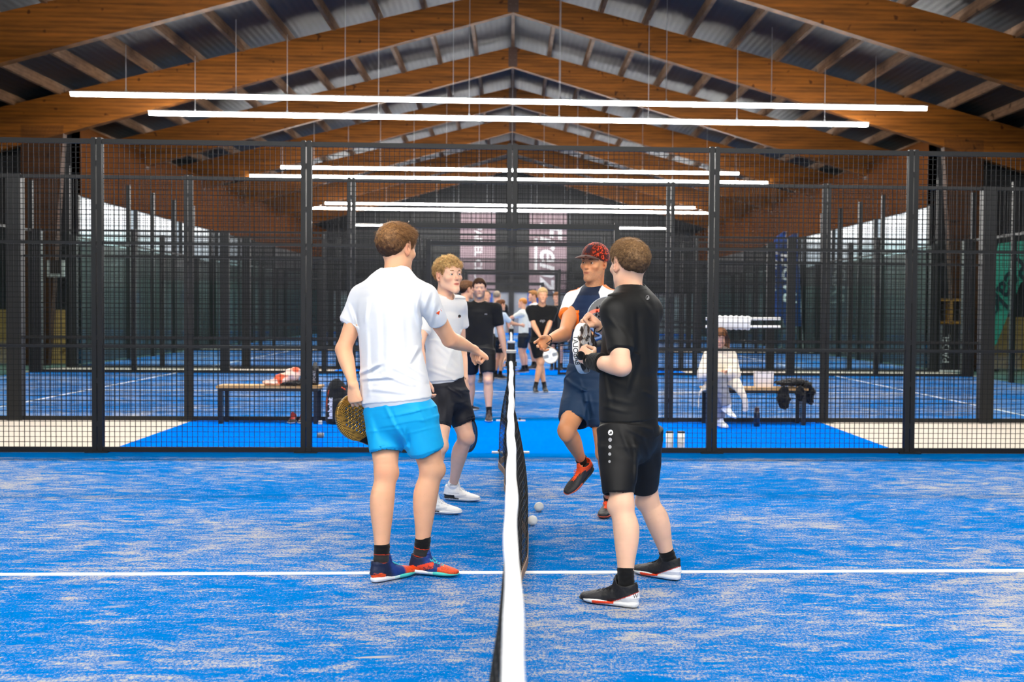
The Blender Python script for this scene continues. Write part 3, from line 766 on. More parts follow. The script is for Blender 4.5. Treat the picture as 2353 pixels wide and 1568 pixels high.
def eyes(H, sc, parent, ref, iris='#5f7f95', look=(0, 0)):
    for s in (-1, 1):
        c = V(s*.031, .0775, .0065)*sc; b = MB(); r = .0122*sc; n = 20; m = 14; vs = []; cols = []
        gz = unit(V(math.sin(math.radians(look[0])), math.cos(math.radians(look[0])), math.sin(math.radians(look[1]))))
        for i in range(m+1):
            th = pi*i/m
            for j in range(n):
                ph = 2*pi*j/n; x_ = unit(np.cross(gz, UP)); y_ = np.cross(x_, gz)
                d = gz*math.cos(th)+(x_*math.cos(ph)+y_*math.sin(ph))*math.sin(th); vs.append(H.w(c+d*r)-V(ref))
                cc = srgb('#0a0a0a') if th < .26 else srgb(iris) if th < .60 else srgb('#d8ccc4'); cols.append((*cc, 1))
        fs = [(i*n+j, i*n+(j+1) % n, (i+1)*n+(j+1) % n, (i+1)*n+j) for i in range(m) for j in range(n)]
        b.add(vs, fs); me = b.mesh('eye', M_eye, True); a_ = me.color_attributes.new('Col', 'FLOAT_COLOR', 'POINT')
        a_.data.foreach_set('color', np.array(cols, np.float32).ravel()); link('eye', me, parent)
def brows(H, sc, parent, ref, col, thick=1):
    for s in (-1, 1):
        S = Sdf(); w_ = lambda x, y, z: H.w(V(x, y, z)*sc)
        S.chain([w_(s*.013, .0965, .0290), w_(s*.026, .0955, .0315), w_(s*.040, .0850, .0320), w_(s*.050, .0715, .0265)], [.0024*sc*thick, .0030*sc*thick, .0025*sc*thick, .0014*sc*thick], .003)
        S.mesh('eyebrow', .0018, M_hair, flatcol(col), parent, ref)

def strands(verts, nors, dirs, length, rad, cols, name, parent, ref, mat=None, curl=0, seed=1, seg=3):
    """many tapered strands in one mesh"""
    R_ = np.random.RandomState(seed); n = len(verts); d = dirs/np.linalg.norm(dirs, axis=1)[:, None]
    u = np.cross(d, nors+1e-3*R_.randn(n, 3)); u /= np.linalg.norm(u, axis=1)[:, None]+1e-9; v = np.cross(d, u); Vt = []; K = 3
    ln = length if not np.isscalar(length) else np.full(n, length); ph0 = R_.rand(n)*6.28
    for i in range(seg+1):
        t = i/seg; c = verts + d*(ln*t)[:, None] - nors*(ln*.25*t*t)[:, None]
        if curl: a = ph0 + t*9; c = c + (u*np.cos(a)[:, None]+v*np.sin(a)[:, None])*curl*(.3+.7*t)
        r = rad*(1-.85*t) if not curl else rad*(1-.6*t)
        for k in range(K):
            a = 2*pi*k/K; Vt.append(c + (u*math.cos(a)+v*math.sin(a))*r)
    Vt = np.stack(Vt, 1); m = (seg+1)*K; fs = []
    for i in range(seg):
        for k in range(K): a = i*K+k; b = i*K+(k+1) % K; fs.append((a, b, b+K, a+K))
    fs = np.array(fs); Fa = (fs[None]+(np.arange(n)*m)[:, None, None]).reshape(-1, 4); vt = Vt.reshape(-1, 3)-V(ref)
    me = bpy.data.meshes.new(name); me.vertices.add(len(vt)); me.vertices.foreach_set('co', vt.astype(np.float32).ravel())
    me.loops.add(len(Fa)*4); me.loops.foreach_set('vertex_index', Fa.astype(np.int32).ravel()); me.polygons.add(len(Fa))
    me.polygons.foreach_set('loop_start', np.arange(0, len(Fa)*4, 4, dtype=np.int32)); me.update(calc_edges=True); me.shade_smooth()
    a_ = me.color_attributes.new('Col', 'FLOAT_COLOR', 'POINT'); cc = np.repeat(cols, m, 0)
    a_.data.foreach_set('color', np.hstack([cc, np.ones((len(cc), 1))]).astype(np.float32).ravel()); me.materials.append(mat or M_hair)
    return link(name, me, parent)

def hair(H, sc, parent, ref, style, c0, c1, h=.004, n=4500, seed=3):
    S = Sdf(); w_ = lambda x, y, z: H.w(V(x, y, z)*sc); e = lambda c, r, k=.02: S.ell(w_(*c), V(r)*sc, H.R, k*sc)
    th = dict(short=.006, side=.009, curly=.006, buzz=.002, medium=.012).get(style, .008)
    e((0, -.022, .036), (.0765+th, .093+th, .084+th)); e((0, .03, .045), (.066+th, .062+th*.8, .062+th), .03)
    if style == 'side': e((0, -.01, .085), (.070, .092, .056), .02); e((0, .065, .092), (.056, .042, .030), .02); e((0, -.06, .05), (.07, .055, .07), .02)
    if style == 'curly':
        for i in range(46):
            r_ = np.random.RandomState(i+seed); a = r_.rand()*6.28; p = .2+r_.rand()*1.15
            d = V(math.cos(a)*math.sin(p), math.sin(a)*math.sin(p), math.cos(p)); S.ball(w_(*(V(0, .005, .04)+d*V(.070, .088, .086))), (.012+.009*r_.rand())*sc, .008)
    if style == 'short': e((0, .01, .07), (.07, .083, .062), .02)
    if style == 'medium': e((0, .02, .085), (.066, .08, .05), .02)
    fl = {'curly': .055, 'side': .068, 'short': .074, 'buzz': .078, 'medium': .06}.get(style, .07)
    nape = {'side': -.092, 'short': -.075, 'curly': -.06}.get(style, -.065)
    ys = [-.2, -.07, -.045, -.012, .012, .03, .038, .058, .075, .2]; zs = [nape, nape, -.045, .022, .03, -.005, .012, .05, fl, fl+.01]
    def line(P, d):
        q = H.loc(P)/sc; zl = np.interp(q[:, 1], ys, zs); zl = zl + .006*np.sin(q[:, 0]*140)*(q[:, 1] > .05)
        up_ = q[:, 2]-zl; tp = np.where(q[:, 1] < .03, (th+.004)*sstep(.04, 0, up_), .003*sstep(.02, 0, up_)); return np.maximum(d+tp*sc, (zl-q[:, 2])*sc) - d
    if style in ('side', 'short', 'medium'): S.disp(lambda P, d: .0022*vnoise(P, 170, seed) + .0025*vnoise(P, 70, seed+1))
    if style == 'curly': S.disp(lambda P, d: .0045*vnoise(P, 95, seed)+.003*vnoise(P, 190, seed))
    S.disp(line)
    def col(P):
        q = H.loc(P)/sc; m = sstep(-.04, .10, q[:, 2]+.05*vnoise(P, 120, seed)); m = np.clip(m*(.6+.5*vnoise(P, 260, seed+2)), 0, 1)  # lighter crown: backlight on the hair tips painted into the colour
        return np.array(srgb(c0))*(1-m)[:, None]+np.array(srgb(c1))*m[:, None]
    o = S.mesh('hair', h, M_hair, col, parent, ref)
    if n:
        me = o.data; nv = len(me.vertices); co = np.empty(nv*3); me.vertices.foreach_get('co', co); co = co.reshape(-1, 3)+V(ref)
        no = np.empty(nv*3); me.vertices.foreach_get('normal', no); no = no.reshape(-1, 3); R_ = np.random.RandomState(seed)
        q = H.loc(co)/sc; qn = no @ H.R; zl = np.interp(q[:, 1], ys, zs)
        ok = (qn @ V(0, 0, 1) > -.85) & (q[:, 2] > zl-.004) & ((q-V(0, 0, .03))*qn).sum(1).__gt__(0.01)
        ids = np.nonzero(ok)[0]; ids = ids[R_.randint(0, len(ids), n)]; q = q[ids]; nn = no[ids]; vv = co[ids]
        if style == 'side': dl = np.stack([.25*q[:, 0]/.08, .55+0*q[:, 0], -.5-2.5*(.06-q[:, 2])], 1)
        elif style == 'short': dl = np.stack([q[:, 0]/.08*.5, (q[:, 1]+.05)/.1*.5, -.9+6*(q[:, 2]-.03)], 1)
        elif style == 'curly': dl = np.stack([q[:, 0]/.08, q[:, 1]/.1*.8, -.6+0*q[:, 0]], 1)
        else: dl = np.stack([q[:, 0]/.08, .6+0*q[:, 0], -.7+0*q[:, 0]], 1)
        dl = dl + .28*R_.randn(len(dl), 3); dw = dl @ H.R.T; dw /= np.linalg.norm(dw, axis=1)[:, None]+1e-9
        lift = {'side': .35, 'short': .55, 'curly': .7}.get(style, .6); dw = dw*(1-lift*.5)+nn*lift
        top = sstep(-.02, .09, q[:, 2]); ln = {'side': .005+.017*top, 'short': .005+.008*top, 'curly': .008+.012*top, 'buzz': .004+0*top}.get(style, .01+.01*top)*(.6+.8*R_.rand(len(q)))
        cc = col(vv); cc = np.clip(cc*(.65+.9*R_.rand(len(cc), 1)), 0, 1)
        strands(vv-nn*.001, nn, dw, ln*sc, .0007 if style != 'curly' else .0011, cc, 'hair_strands', o, ref, curl=.0055 if style == 'curly' else 0, seed=seed, seg=2 if style != 'curly' else 6)
    return o

def lim(f, thr=.03):
    def g(P, d):
        r = np.zeros(len(P)); ix = np.nonzero(np.abs(d) < thr)[0]
        if len(ix): r[ix] = f(P[ix])
        return r
    return g
def folds(S, dirv, freq, amp, seed, warp=.25, stretch=.25):
    dirv = unit(dirv); a = unit(np.cross(dirv, V(.3, .2, 1))); b = np.cross(dirv, a)
    def f(P):
        n1 = vnoise(P, 5.3, seed+3)*.7; n2 = vnoise(P, 4.1, seed+4)*.7; Q = np.stack([P@dirv*freq+n1, (P@a*freq+n2*2)*stretch, (P@b*freq-n1*2)*stretch], 1); w_ = vnoise(Q, 1, seed)
        return amp*(1-2*np.sqrt(w_*w_+.02))*.8 + amp*.4*vnoise(Q, 2.1, seed+9)
    S.disp(lim(f))
def creases(S, lines, side=None):
    """ridges and grooves of the cloth: (x0,y0,x1,y1,width,height); side = camera-facing normal test"""
    def f(P):
        x, y = pix(P); r = np.zeros(len(P))
        for x0, y0, x1, y1, w_, h_ in lines:
            dx, dy = x1-x0, y1-y0; l2 = dx*dx+dy*dy; t = np.clip(((x-x0)*dx+(y-y0)*dy)/l2, 0, 1); q = (x-x0-t*dx)**2+(y-y0-t*dy)**2
            m = np.exp(-q/(w_*w_))*np.sin(pi*np.clip(t*.9+.05, 0, 1))**.5
            r -= h_*m
        if side is not None: r = r*(P@V(side[0]) < side[1])
        return r
    S.disp(lim(f))

def shoe(parent, ref, heel, toe, up=(0, 0, 1), L_=.295, colf=None, solef=None, lace='#eeeeee', right=True, h=.0028, bow=True, wd=1):
    heel, toe = V(heel), V(toe); y = unit(toe-heel); z = V(up); z = unit(z-y*(z@y)); x = np.cross(y, z); G = Fr(heel, np.stack([x, y, z], 1)); s_ = L_/.295
    ins = (1 if right else -1)  # inner side is -x for a right shoe
    w_ = lambda a, b, c: G.w(V(a*wd, b, c)*s_); S = Sdf()
    bend = lambda yy: -ins*.006*math.sin(pi*min(1, yy/.29))
    st = [(.022, .050, .026, .040), (.05, .052, .033, .047), (.09, .050, .034, .044), (.13, .046, .037, .040), (.17, .040, .042, .033), (.21, .034, .046, .027), (.25, .031, .041, .021), (.278, .029, .028, .015)]
    S.tube([w_(bend(a), a, b) for a, b, c, d in st], [c*s_ for a, b, c, d in st], [d*s_ for a, b, c, d in st], x, k=.01)
    S.tube([w_(0, .058, .05), w_(0, .060, .085), w_(0, .056, .108)], V(.040, .0415, .0415)*s_, V(.052, .056, .054)*s_, x, k=.015, cap=.12)
    S.cone(w_(0, .125, .080), w_(0, .108, .132), .020*s_, .017*s_, .014, flat=(y, .5))
    S.tube([w_(0, .058, .075), w_(0, .058, .18)], .034*s_, .046*s_, x, k=.006, op='s', cap=.4)
    S.ell(w_(0, .060, .125), V(.08, .040, .022)*s_, G.R, .008, 's')
    S.cut(w_(0, 0, .014), -z)
    S.disp(lim(lambda P: .0012*vnoise(P, 130, 4)))
    def cf(P): return colf(G.loc(P)/s_*V(ins, 1, 1), P)
    o = S.mesh('shoe', h, M_shoe, cf, parent, ref)
    T = Sdf(); T.tube([w_(bend(a), a, .020+.010*max(0, (a-.2)/.08)**2) for a, b, c, d in st], [(c+.0045)*s_ for a, b, c, d in st], .0205*s_, x, k=.01, cap=1.15, pw=2.0)
    T.cut(w_(0, 0, .001), -z); T.cut(w_(0, 0, .034), z)
    def edge(P, d): q = G.loc(P)/s_; return np.maximum(d, (q[:, 2]-(.026+.010*np.exp(-((q[:, 1]-.03)/.05)**2)+.004*np.sin(q[:, 1]*40)))*s_)-d
    T.disp(edge); T.mesh('sole', h, M_shoe, lambda P: solef(G.loc(P)/s_*V(ins, 1, 1), P), o, ref)
    b = MB(); zt = lambda yy: np.interp(yy, [.10, .13, .17, .20], [.092, .0855, .0725, .0625])
    for i in range(5):
        y0, y1 = .112+.019*i, .112+.019*(i+1)
        for s in (-1, 1):
            P0 = [w_(s*.017, y0, zt(y0)-.006), w_(s*.008, y0*.6+y1*.4, zt(y0)+.001), w_(-s*.008, y0*.4+y1*.6, zt(y1)+.002), w_(-s*.017, y1, zt(y1)-.006)]
            b.tube([p-V(ref) for p in P0], .0022*s_, 6)
    if bow:
        for s in (-1, 1):
            P0 = [w_(0, .118, .094), w_(s*.015, .122, .099), w_(s*.034, .135, .090), w_(s*.030, .143, .084), w_(s*.010, .127, .089), w_(0, .12, .093)]
            b.tube([p-V(ref) for p in P0], .0021*s_, 6)
            b.tube([p-V(ref) for p in (w_(0, .12, .094), w_(s*.012, .138, .090), w_(s*.026, .160, .076))], .0021*s_, 6)
    b.build('laces', simple('lace '+lace, lace, .7), o, True)
    return G, o
def sock(parent, ref, an, kn, top, G, col, r=1.0):
    """top = distance above the ankle along the shin"""
    an, kn = V(an), V(kn); d = unit(kn-an); S = Sdf(); sd = G.R[:, 0]; m = int(top/.02)+2
    pts = [an-d*.036, an-d*.015] + [an+d*(top*i/(m-1)) for i in range(m)]
    ra = [.029, .031]+list(np.linspace(.034, .0385, m)*r); rb = [.036, .038]+list(np.linspace(.040, .0405, m)*r)
    S.tube(pts, ra, rb, sd, k=.01, cap=.12); S.cone(an-d*.02, G.w(V(0, .12, .055)), .024, .022, .02)
    S.disp(lim(lambda P: .0012*np.sin((P@d)*260+3*vnoise(P, 25, 2))))
    return S.mesh('sock', .003, M_cloth, col, parent, ref)

class Human:
    def __init__(s, name, loc, label, group=None):
        s.ref = V(loc[0], loc[1], 0); s.root = empty(name, tuple(s.ref)); tag(s.root, label, 'person', group); s.B = Sdf(); s.parts = {}
    def body(s, h, col): s.bodyo = s.B.mesh('body', h, M_skin, col, s.root, s.ref); return s.bodyo
    def obj(s, S, name, h, mat, col):
        o = S.mesh(name, h, mat, col, s.root, s.ref); return o

def tee(pts, side, slL, slR, neck, collar_r=.006, neck_r=(.072, .066), k=.03, col=None, neckdir=UP, sh=None, slr=(.062, .055)):
    """pts: hem -> neck [(p, ra, rb)], slL/slR: lists of sleeve centres, neck: centre of the collar"""
    S = Sdf(); nb = V(pts[-2][0])
    for sl in (slL, slR):
        if sl is None: continue
        n = len(sl); rr = np.linspace(slr[0], slr[1], n); ax = unit(V(sl[-1])-V(sl[0])); sd = unit(np.cross(ax, V(side)+V(0, 0, .01)))
        S.tube(sl, rr, rr*1.05, sd, k=.02, cap=.12, cap0=1.)
        ax = unit(V(sl[-1])-V(sl[-2])); S.cone(V(sl[-1])+ax*(slr[1]-.016), V(sl[-1])+ax*(slr[1]+.02), slr[1]-.012, slr[1]-.010, .004, 's')
    S.tube([p for p, a, b in pts], [a for p, a, b in pts], [b for p, a, b in pts], side, k=.05, cap=.07)
    for sl in (slL, slR):
        if sl is not None: S.cone(nb, V(sl[0]), .062, .060, .06)
    return S
def shorts_sdf(waist, legs, side, k=.03):
    S = Sdf(); S.tube([p for p, a, b in waist], [a for p, a, b in waist], [b for p, a, b in waist], side, k=.02, cap=.15)
    for lg in legs:
        pts = [V(p) for p, a, b in lg]
        S.tube(pts, [a for p, a, b in lg], [b for p, a, b in lg], side, k=k, cap=.1)
    for lg in legs:
        pts = [V(p) for p, a, b in lg]; ax = unit(pts[-1]-pts[-2])
        S.tube([pts[-1]-ax*.004, pts[-1]+ax*.05], lg[-1][1]-.014, lg[-1][2]-.014, side, k=.003, op='s', cap=.05)
    return S
def decal(parent, ref, target, me, px, py, mpp, mat, name='emblem', rot=0, lift=.0012, sx=1):
    """lay a flat mark on a garment: the mark's plane coordinates are dropped on to the surface at photo pixel (px,py)"""
    bv = BVHTree.FromObject(target, bpy.context.evaluated_depsgraph_get()); org = Vector(target.parent.location) if target.parent else Vector((0, 0, 0))
    c, s_ = math.cos(rot), math.sin(rot); vs = []
    for v in me.vertices:
        x, y = v.co.x*sx, v.co.y; X = px + (x*c-y*s_)*mpp; Y = py - (x*s_+y*c)*mpp; p = at(X, Y, 1.0); d = (p-CAM).normalized()
        hit = bv.ray_cast(CAM-org, d)
        vs.append(hit[0] if hit[0] is not None else None)
    good = [v for v in vs if v is not None]
    if not good: return None
    mean = sum(((v-(CAM-org)).length for v in good))/len(good)
    for i, v in enumerate(me.vertices):
        q = vs[i]; 
        if q is None: x, y = v.co.x*sx, v.co.y; X = px + (x*c-y*s_)*mpp; Y = py - (x*s_+y*c)*mpp; q = CAM-org+(at(X, Y, 1.0)-CAM).normalized()*mean
        d = (q-(CAM-org)).normalized(); v.co = q - d*lift + Vector(org) - Vector(ref)
    me.materials.clear(); me.materials.append(mat); return link(name, me, parent)
def disc_mesh(r, n=24, inner=0):
    if inner:
        v = [(q*math.cos(2*pi*i/n), q*math.sin(2*pi*i/n), 0) for q in (inner, r) for i in range(n)]
        f = [(i, (i+1) % n, n+(i+1) % n, n+i) for i in range(n)]
    else:
        v = [(0, 0, 0)]+[(r*math.cos(2*pi*i/n), r*math.sin(2*pi*i/n), 0) for i in range(n)]; f = [(0, 1+i, 1+(i+1) % n) for i in range(n)]
    me = bpy.data.meshes.new('disc'); me.from_pydata(v, [], f); return me
def poly_mesh(pts):
    me = bpy.data.meshes.new('mark'); me.from_pydata([(x, y, 0) for x, y in pts], [], [tuple(range(len(pts)))]); return me
def txt(s, size, **k): return text_mesh(s, size, 0, **k)
M_logow = simple('white print', '#e9e9ea', .5); M_logok = simple('black print', '#111111', .5); M_logoo = simple('orange print', '#f0561f', .5); M_logog = simple('grey print', '#a9a9ab', .4)
def ankle_of(h_, t_, z=.088, b=.060): d = unit(t_-h_); d[2] = 0; return h_+d*b+UP*z
# ------------------------------------------------------------ player A: seen from behind, white shirt, turquoise shorts
def player_a():
    H_ = Human('person', at(915, 1330, 5.9), 'tall man seen from behind in white t-shirt and bright blue shorts, holding a fist out'); B = H_.B
    fw = az(30); rt = np.cross(fw, UP); hd = hframe(at(912, 574, 5.93), az(36), -4); sc = 1.04
    sL, sR = a3((836, 684, 6.01)), a3((974, 683, 5.84)); eL, wL = a3((789, 803, 5.98)), a3((812, 885, 5.86)); eR, wR = a3((1033, 780, 6.03)), a3((1089, 803, 6.24))
    hL, hR = a3((882, 930, 5.95)), a3((952, 930, 5.87)); kL, kR = a3((887, 1085, 5.87)), a3((992, 1076, 5.9)); aL, aR = a3((880, 1294, 5.86)), a3((977, 1277, 5.96))
    head_sdf(B, hd, sc)
    B.tube([a3((907, 665, 5.92)), a3((909, 628, 5.92)), a3((911, 600, 5.92)), hd.w((0, -.015, -.02))], [.085, .062, .060, .06], [.075, .066, .064, .062], rt, k=.03)
    B.tube([a3((912, 940, 5.9)), a3((903, 850, 5.9)), a3((898, 760, 5.9)), a3((902, 690, 5.9)), a3((907, 660, 5.92))], [.155, .145, .16, .155, .09], [.11, .10, .11, .10, .07], rt, k=.03)
    for s in (sL, sR): B.cone(a3((907, 672, 5.92)), s, .05, .05, .04)
    arm_sdf(B, sL, eL, wL, .99); arm_sdf(B, sR, eR, wR, 1.0)
    hand_sdf(B, wR, unit(V(.62, .55, -.42)), V(-.35, .25, -.9), True, fc=[(84, 98, 62), (86, 98, 62), (88, 98, 62), (90, 98, 62)], thumb=(.45, .75, .55), tb=(.35, 1.9), sc=1.08)
    hand_sdf(B, wL, unit(V(.10, .05, -1)), V(.45, .85, 0), False, fc=[(35, 75, 55), (42, 80, 60), (48, 85, 60), (55, 85, 60)], thumb=(.35, .7, .6), tb=(.5, .6))
    fL, tL, fR, tR = [V(*ground(*q)) for q in ((854, 1341), (946, 1321), (942, 1321), (1050, 1327))]; fR[2] = .010
    aL, aR = ankle_of(fL, tL), ankle_of(fR, tR)
    leg_sdf(B, hL, kL, aL, az(49), 1.08, 1.03); leg_sdf(B, hR, kR, aR, az(85), 1.08, 1.05)
    for a_, f_, t_ in ((aL, fL, tL), (aR, fR, tR)): B.cone(a_, f_+(t_-f_)*.5+V(0, 0, .04), .024, .02, .02)
    H_.body(.0034, skin_col('#efb58e', hd, sc, joints=[(eL, .05), (eR, .05), (wR+V(.06, .05, -.04), .06), (a3((880, 1085, 5.8)), .05)], seed=1))
    hair(hd, sc, H_.root, H_.ref, 'side', '#3f2717', '#a3764a', .0032, 9000, 3)
    # shirt
    st = [((911, 918), .205, .150), ((906, 870), .196, .142), ((899, 815), .182, .131), ((895, 755), .183, .130), ((896, 705), .192, .130), ((902, 672), .175, .115), ((907, 648), .125, .092), ((909, 630), .078, .078)]
    pts = [(a3((x, y, 5.9 if y > 700 else 5.91)), a, b) for (x, y), a, b in st]
    S = tee(pts, rt, [sL, a3((818, 712, 6.01)), a3((801, 741, 6.0))], [sR, a3((992, 712, 5.87)), a3((1006, 739, 5.92))], None, slr=(.064, .054))
    S.tube([a3((909, 632, 5.92)), a3((909, 600, 5.92))], .067, .070, rt, k=.006, op='s', cap=.3)
    cr = [(842, 760, 848, 905, 7, .006), (866, 700, 872, 830, 9, .006), (893, 690, 890, 880, 10, .005), (922, 700, 930, 850, 9, .005), (955, 690, 966, 760, 6, .010), (968, 650, 956, 720, 5, .008), (962, 725, 975, 752, 5, .008),
          (828, 858, 870, 838, 5, .012), (830, 872, 900, 868, 5, .008), (880, 862, 945, 888, 5, .012), (905, 846, 975, 880, 5, .011), (935, 838, 985, 868, 4, .009), (850, 895, 930, 905, 6, .007), (960, 800, 940, 835, 5, .008),
          (845, 690, 838, 735, 6, .007), (988, 668, 975, 712, 5, .006), (800, 700, 815, 745, 5, .006), (1000, 700, 990, 745, 4, .006), (920, 640, 935, 680, 7, .003)]
    cr = [(a, b, c, d, w_*.85, h_*1.35) for a, b, c, d, w_, h_ in cr]; creases(S, cr); creases(S, [(x0+8, y0+4, x1+8, y1+4, w_*1.1, -h_*.7) for x0, y0, x1, y1, w_, h_ in cr])
    folds(S, V(1, 0, .15), 11, .0055, 5, stretch=.22)
    o = H_.obj(S, 'shirt', .0042, M_cloth, flatcol('#e6e7ea'))
    decal(o, H_.ref, o, poly_mesh([(-.5, -.5), (.1, -.5), (-.1, .2)]), 1011, 717, 14, M_logoo, 'sleeve_emblem', rot=-.5)
    decal(o, H_.ref, o, poly_mesh([(-.25, .3), (.2, .1), (.0, .7)]), 1012, 716, 12, M_logoo, 'sleeve_emblem', rot=-.5)
    # shorts
    S = shorts_sdf([(a3((911, 895, 5.9)), .168, .125), (a3((914, 930, 5.9)), .185, .14), (a3((922, 968, 5.9)), .188, .145)],
                   [[(a3((882, 945, 5.94)), .105, .11), (a3((884, 990, 5.91)), .092, .105), (a3((888, 1036, 5.88)), .086, .1)], [(a3((957, 945, 5.87)), .105, .115), (a3((968, 990, 5.87)), .1, .108), (a3((979, 1032, 5.88)), .097, .104)]], rt)
    cr = [(886, 935, 905, 975, 5, .007), (905, 975, 930, 1010, 5, .009), (928, 985, 936, 1030, 4, .01), (850, 960, 870, 1020, 7, .005), (960, 930, 985, 990, 7, .005), (995, 910, 1010, 960, 5, .006), (900, 925, 960, 940, 6, .004)]
    creases(S, cr); creases(S, [(x0+7, y0+3, x1+7, y1+3, w_, -h_*.6) for x0, y0, x1, y1, w_, h_ in cr]); creases(S, [(845, 993, 925, 985, 2.2, .002), (925, 999, 1018, 978, 2.2, .002)])
    folds(S, V(1, 0, .6), 9, .0035, 8, stretch=.3)
    o = H_.obj(S, 'shorts', .0042, M_sport, flatcol('#08a8e4'))
    # shoes and socks
    def cf(q, P):
        x, y, z = q.T; C = np.tile(np.array(srgb('#1b2440')), (len(q), 1)); C = mixc(C, sstep(.10, .14, y+.3*z)*.85, '#173a86')
        C = mixc(C, (y > .175)*sstep(.01, .02, x)*(z < .055+.0*y), '#e0461e'); C = mixc(C, sstep(.18, .20, y), '#e8511f'); C = mixc(C, (y > .15)*sstep(.55, .75, vnoise(P, 300, 3)), '#5b2230')
        C = mixc(C, (y > .055)*(y < .15)*(np.abs(z-.050-.30*(y-.1)) < .019)*(x > .008), '#e2411d')
        C = mixc(C, ((y < .065)*(z < .052-.35*np.abs(y-.03)+.004)).astype(float), '#ff5a1e'); return C
    def sf(q, P):
        x, y, z = q.T; C = np.tile(np.array(srgb('#eef0f2')), (len(q), 1)); tz = np.abs(((y-.17)*24) % 1-.5)*.022+.008
        C = mixc(C, ((y > .15)*(z > .004)*(z > tz-.010)).astype(float), '#52d6c8'); C = mixc(C, ((y > .12)*(y < .15)).astype(float)*.5, '#9fe6de'); C = mixc(C, (z < .006).astype(float), '#38404d'); return C
    GL, shL = shoe(H_.root, H_.ref, fL, tL, colf=cf, solef=sf, lace='#4fd8e0', right=False, L_=.29); GR, shR = shoe(H_.root, H_.ref, fR, tR, up=(0, 0, 1), colf=cf, solef=sf, lace='#4fd8e0', right=True, L_=.27)
    decal(shR, H_.ref, shR, txt('Babolat', 13, bold=.02, shear=.2), 990, 1304, 1, simple('dark blue print', '#141d33', .5), 'lettering', rot=.30)
    decal(shL, H_.ref, shL, txt('PROPULSE', 6.5, shear=.3), 872, 1324, 1, simple('red print', '#e0461e', .5), 'lettering', rot=-.35)
    def sk(a_, k_):
        d = unit(V(k_)-V(a_))
        def f(P):
            t = (P-V(a_))@d; C = np.tile(np.array(srgb('#0d0d0e')), (len(P), 1)); C = mixc(C, ((t > .012)*(t < .052)).astype(float), '#2c2b2b')
            return mixc(C, ((np.abs(t-.054) < .0018)+(np.abs(t-.011) < .0018) > 0).astype(float), '#c23c1a')
        return f
    sock(H_.root, H_.ref, aL, kL, .10, GL, sk(aL, kL), 1.05); sock(H_.root, H_.ref, aR, kR, .105, GR, sk(aR, kR), 1.05)
    return H_, wL

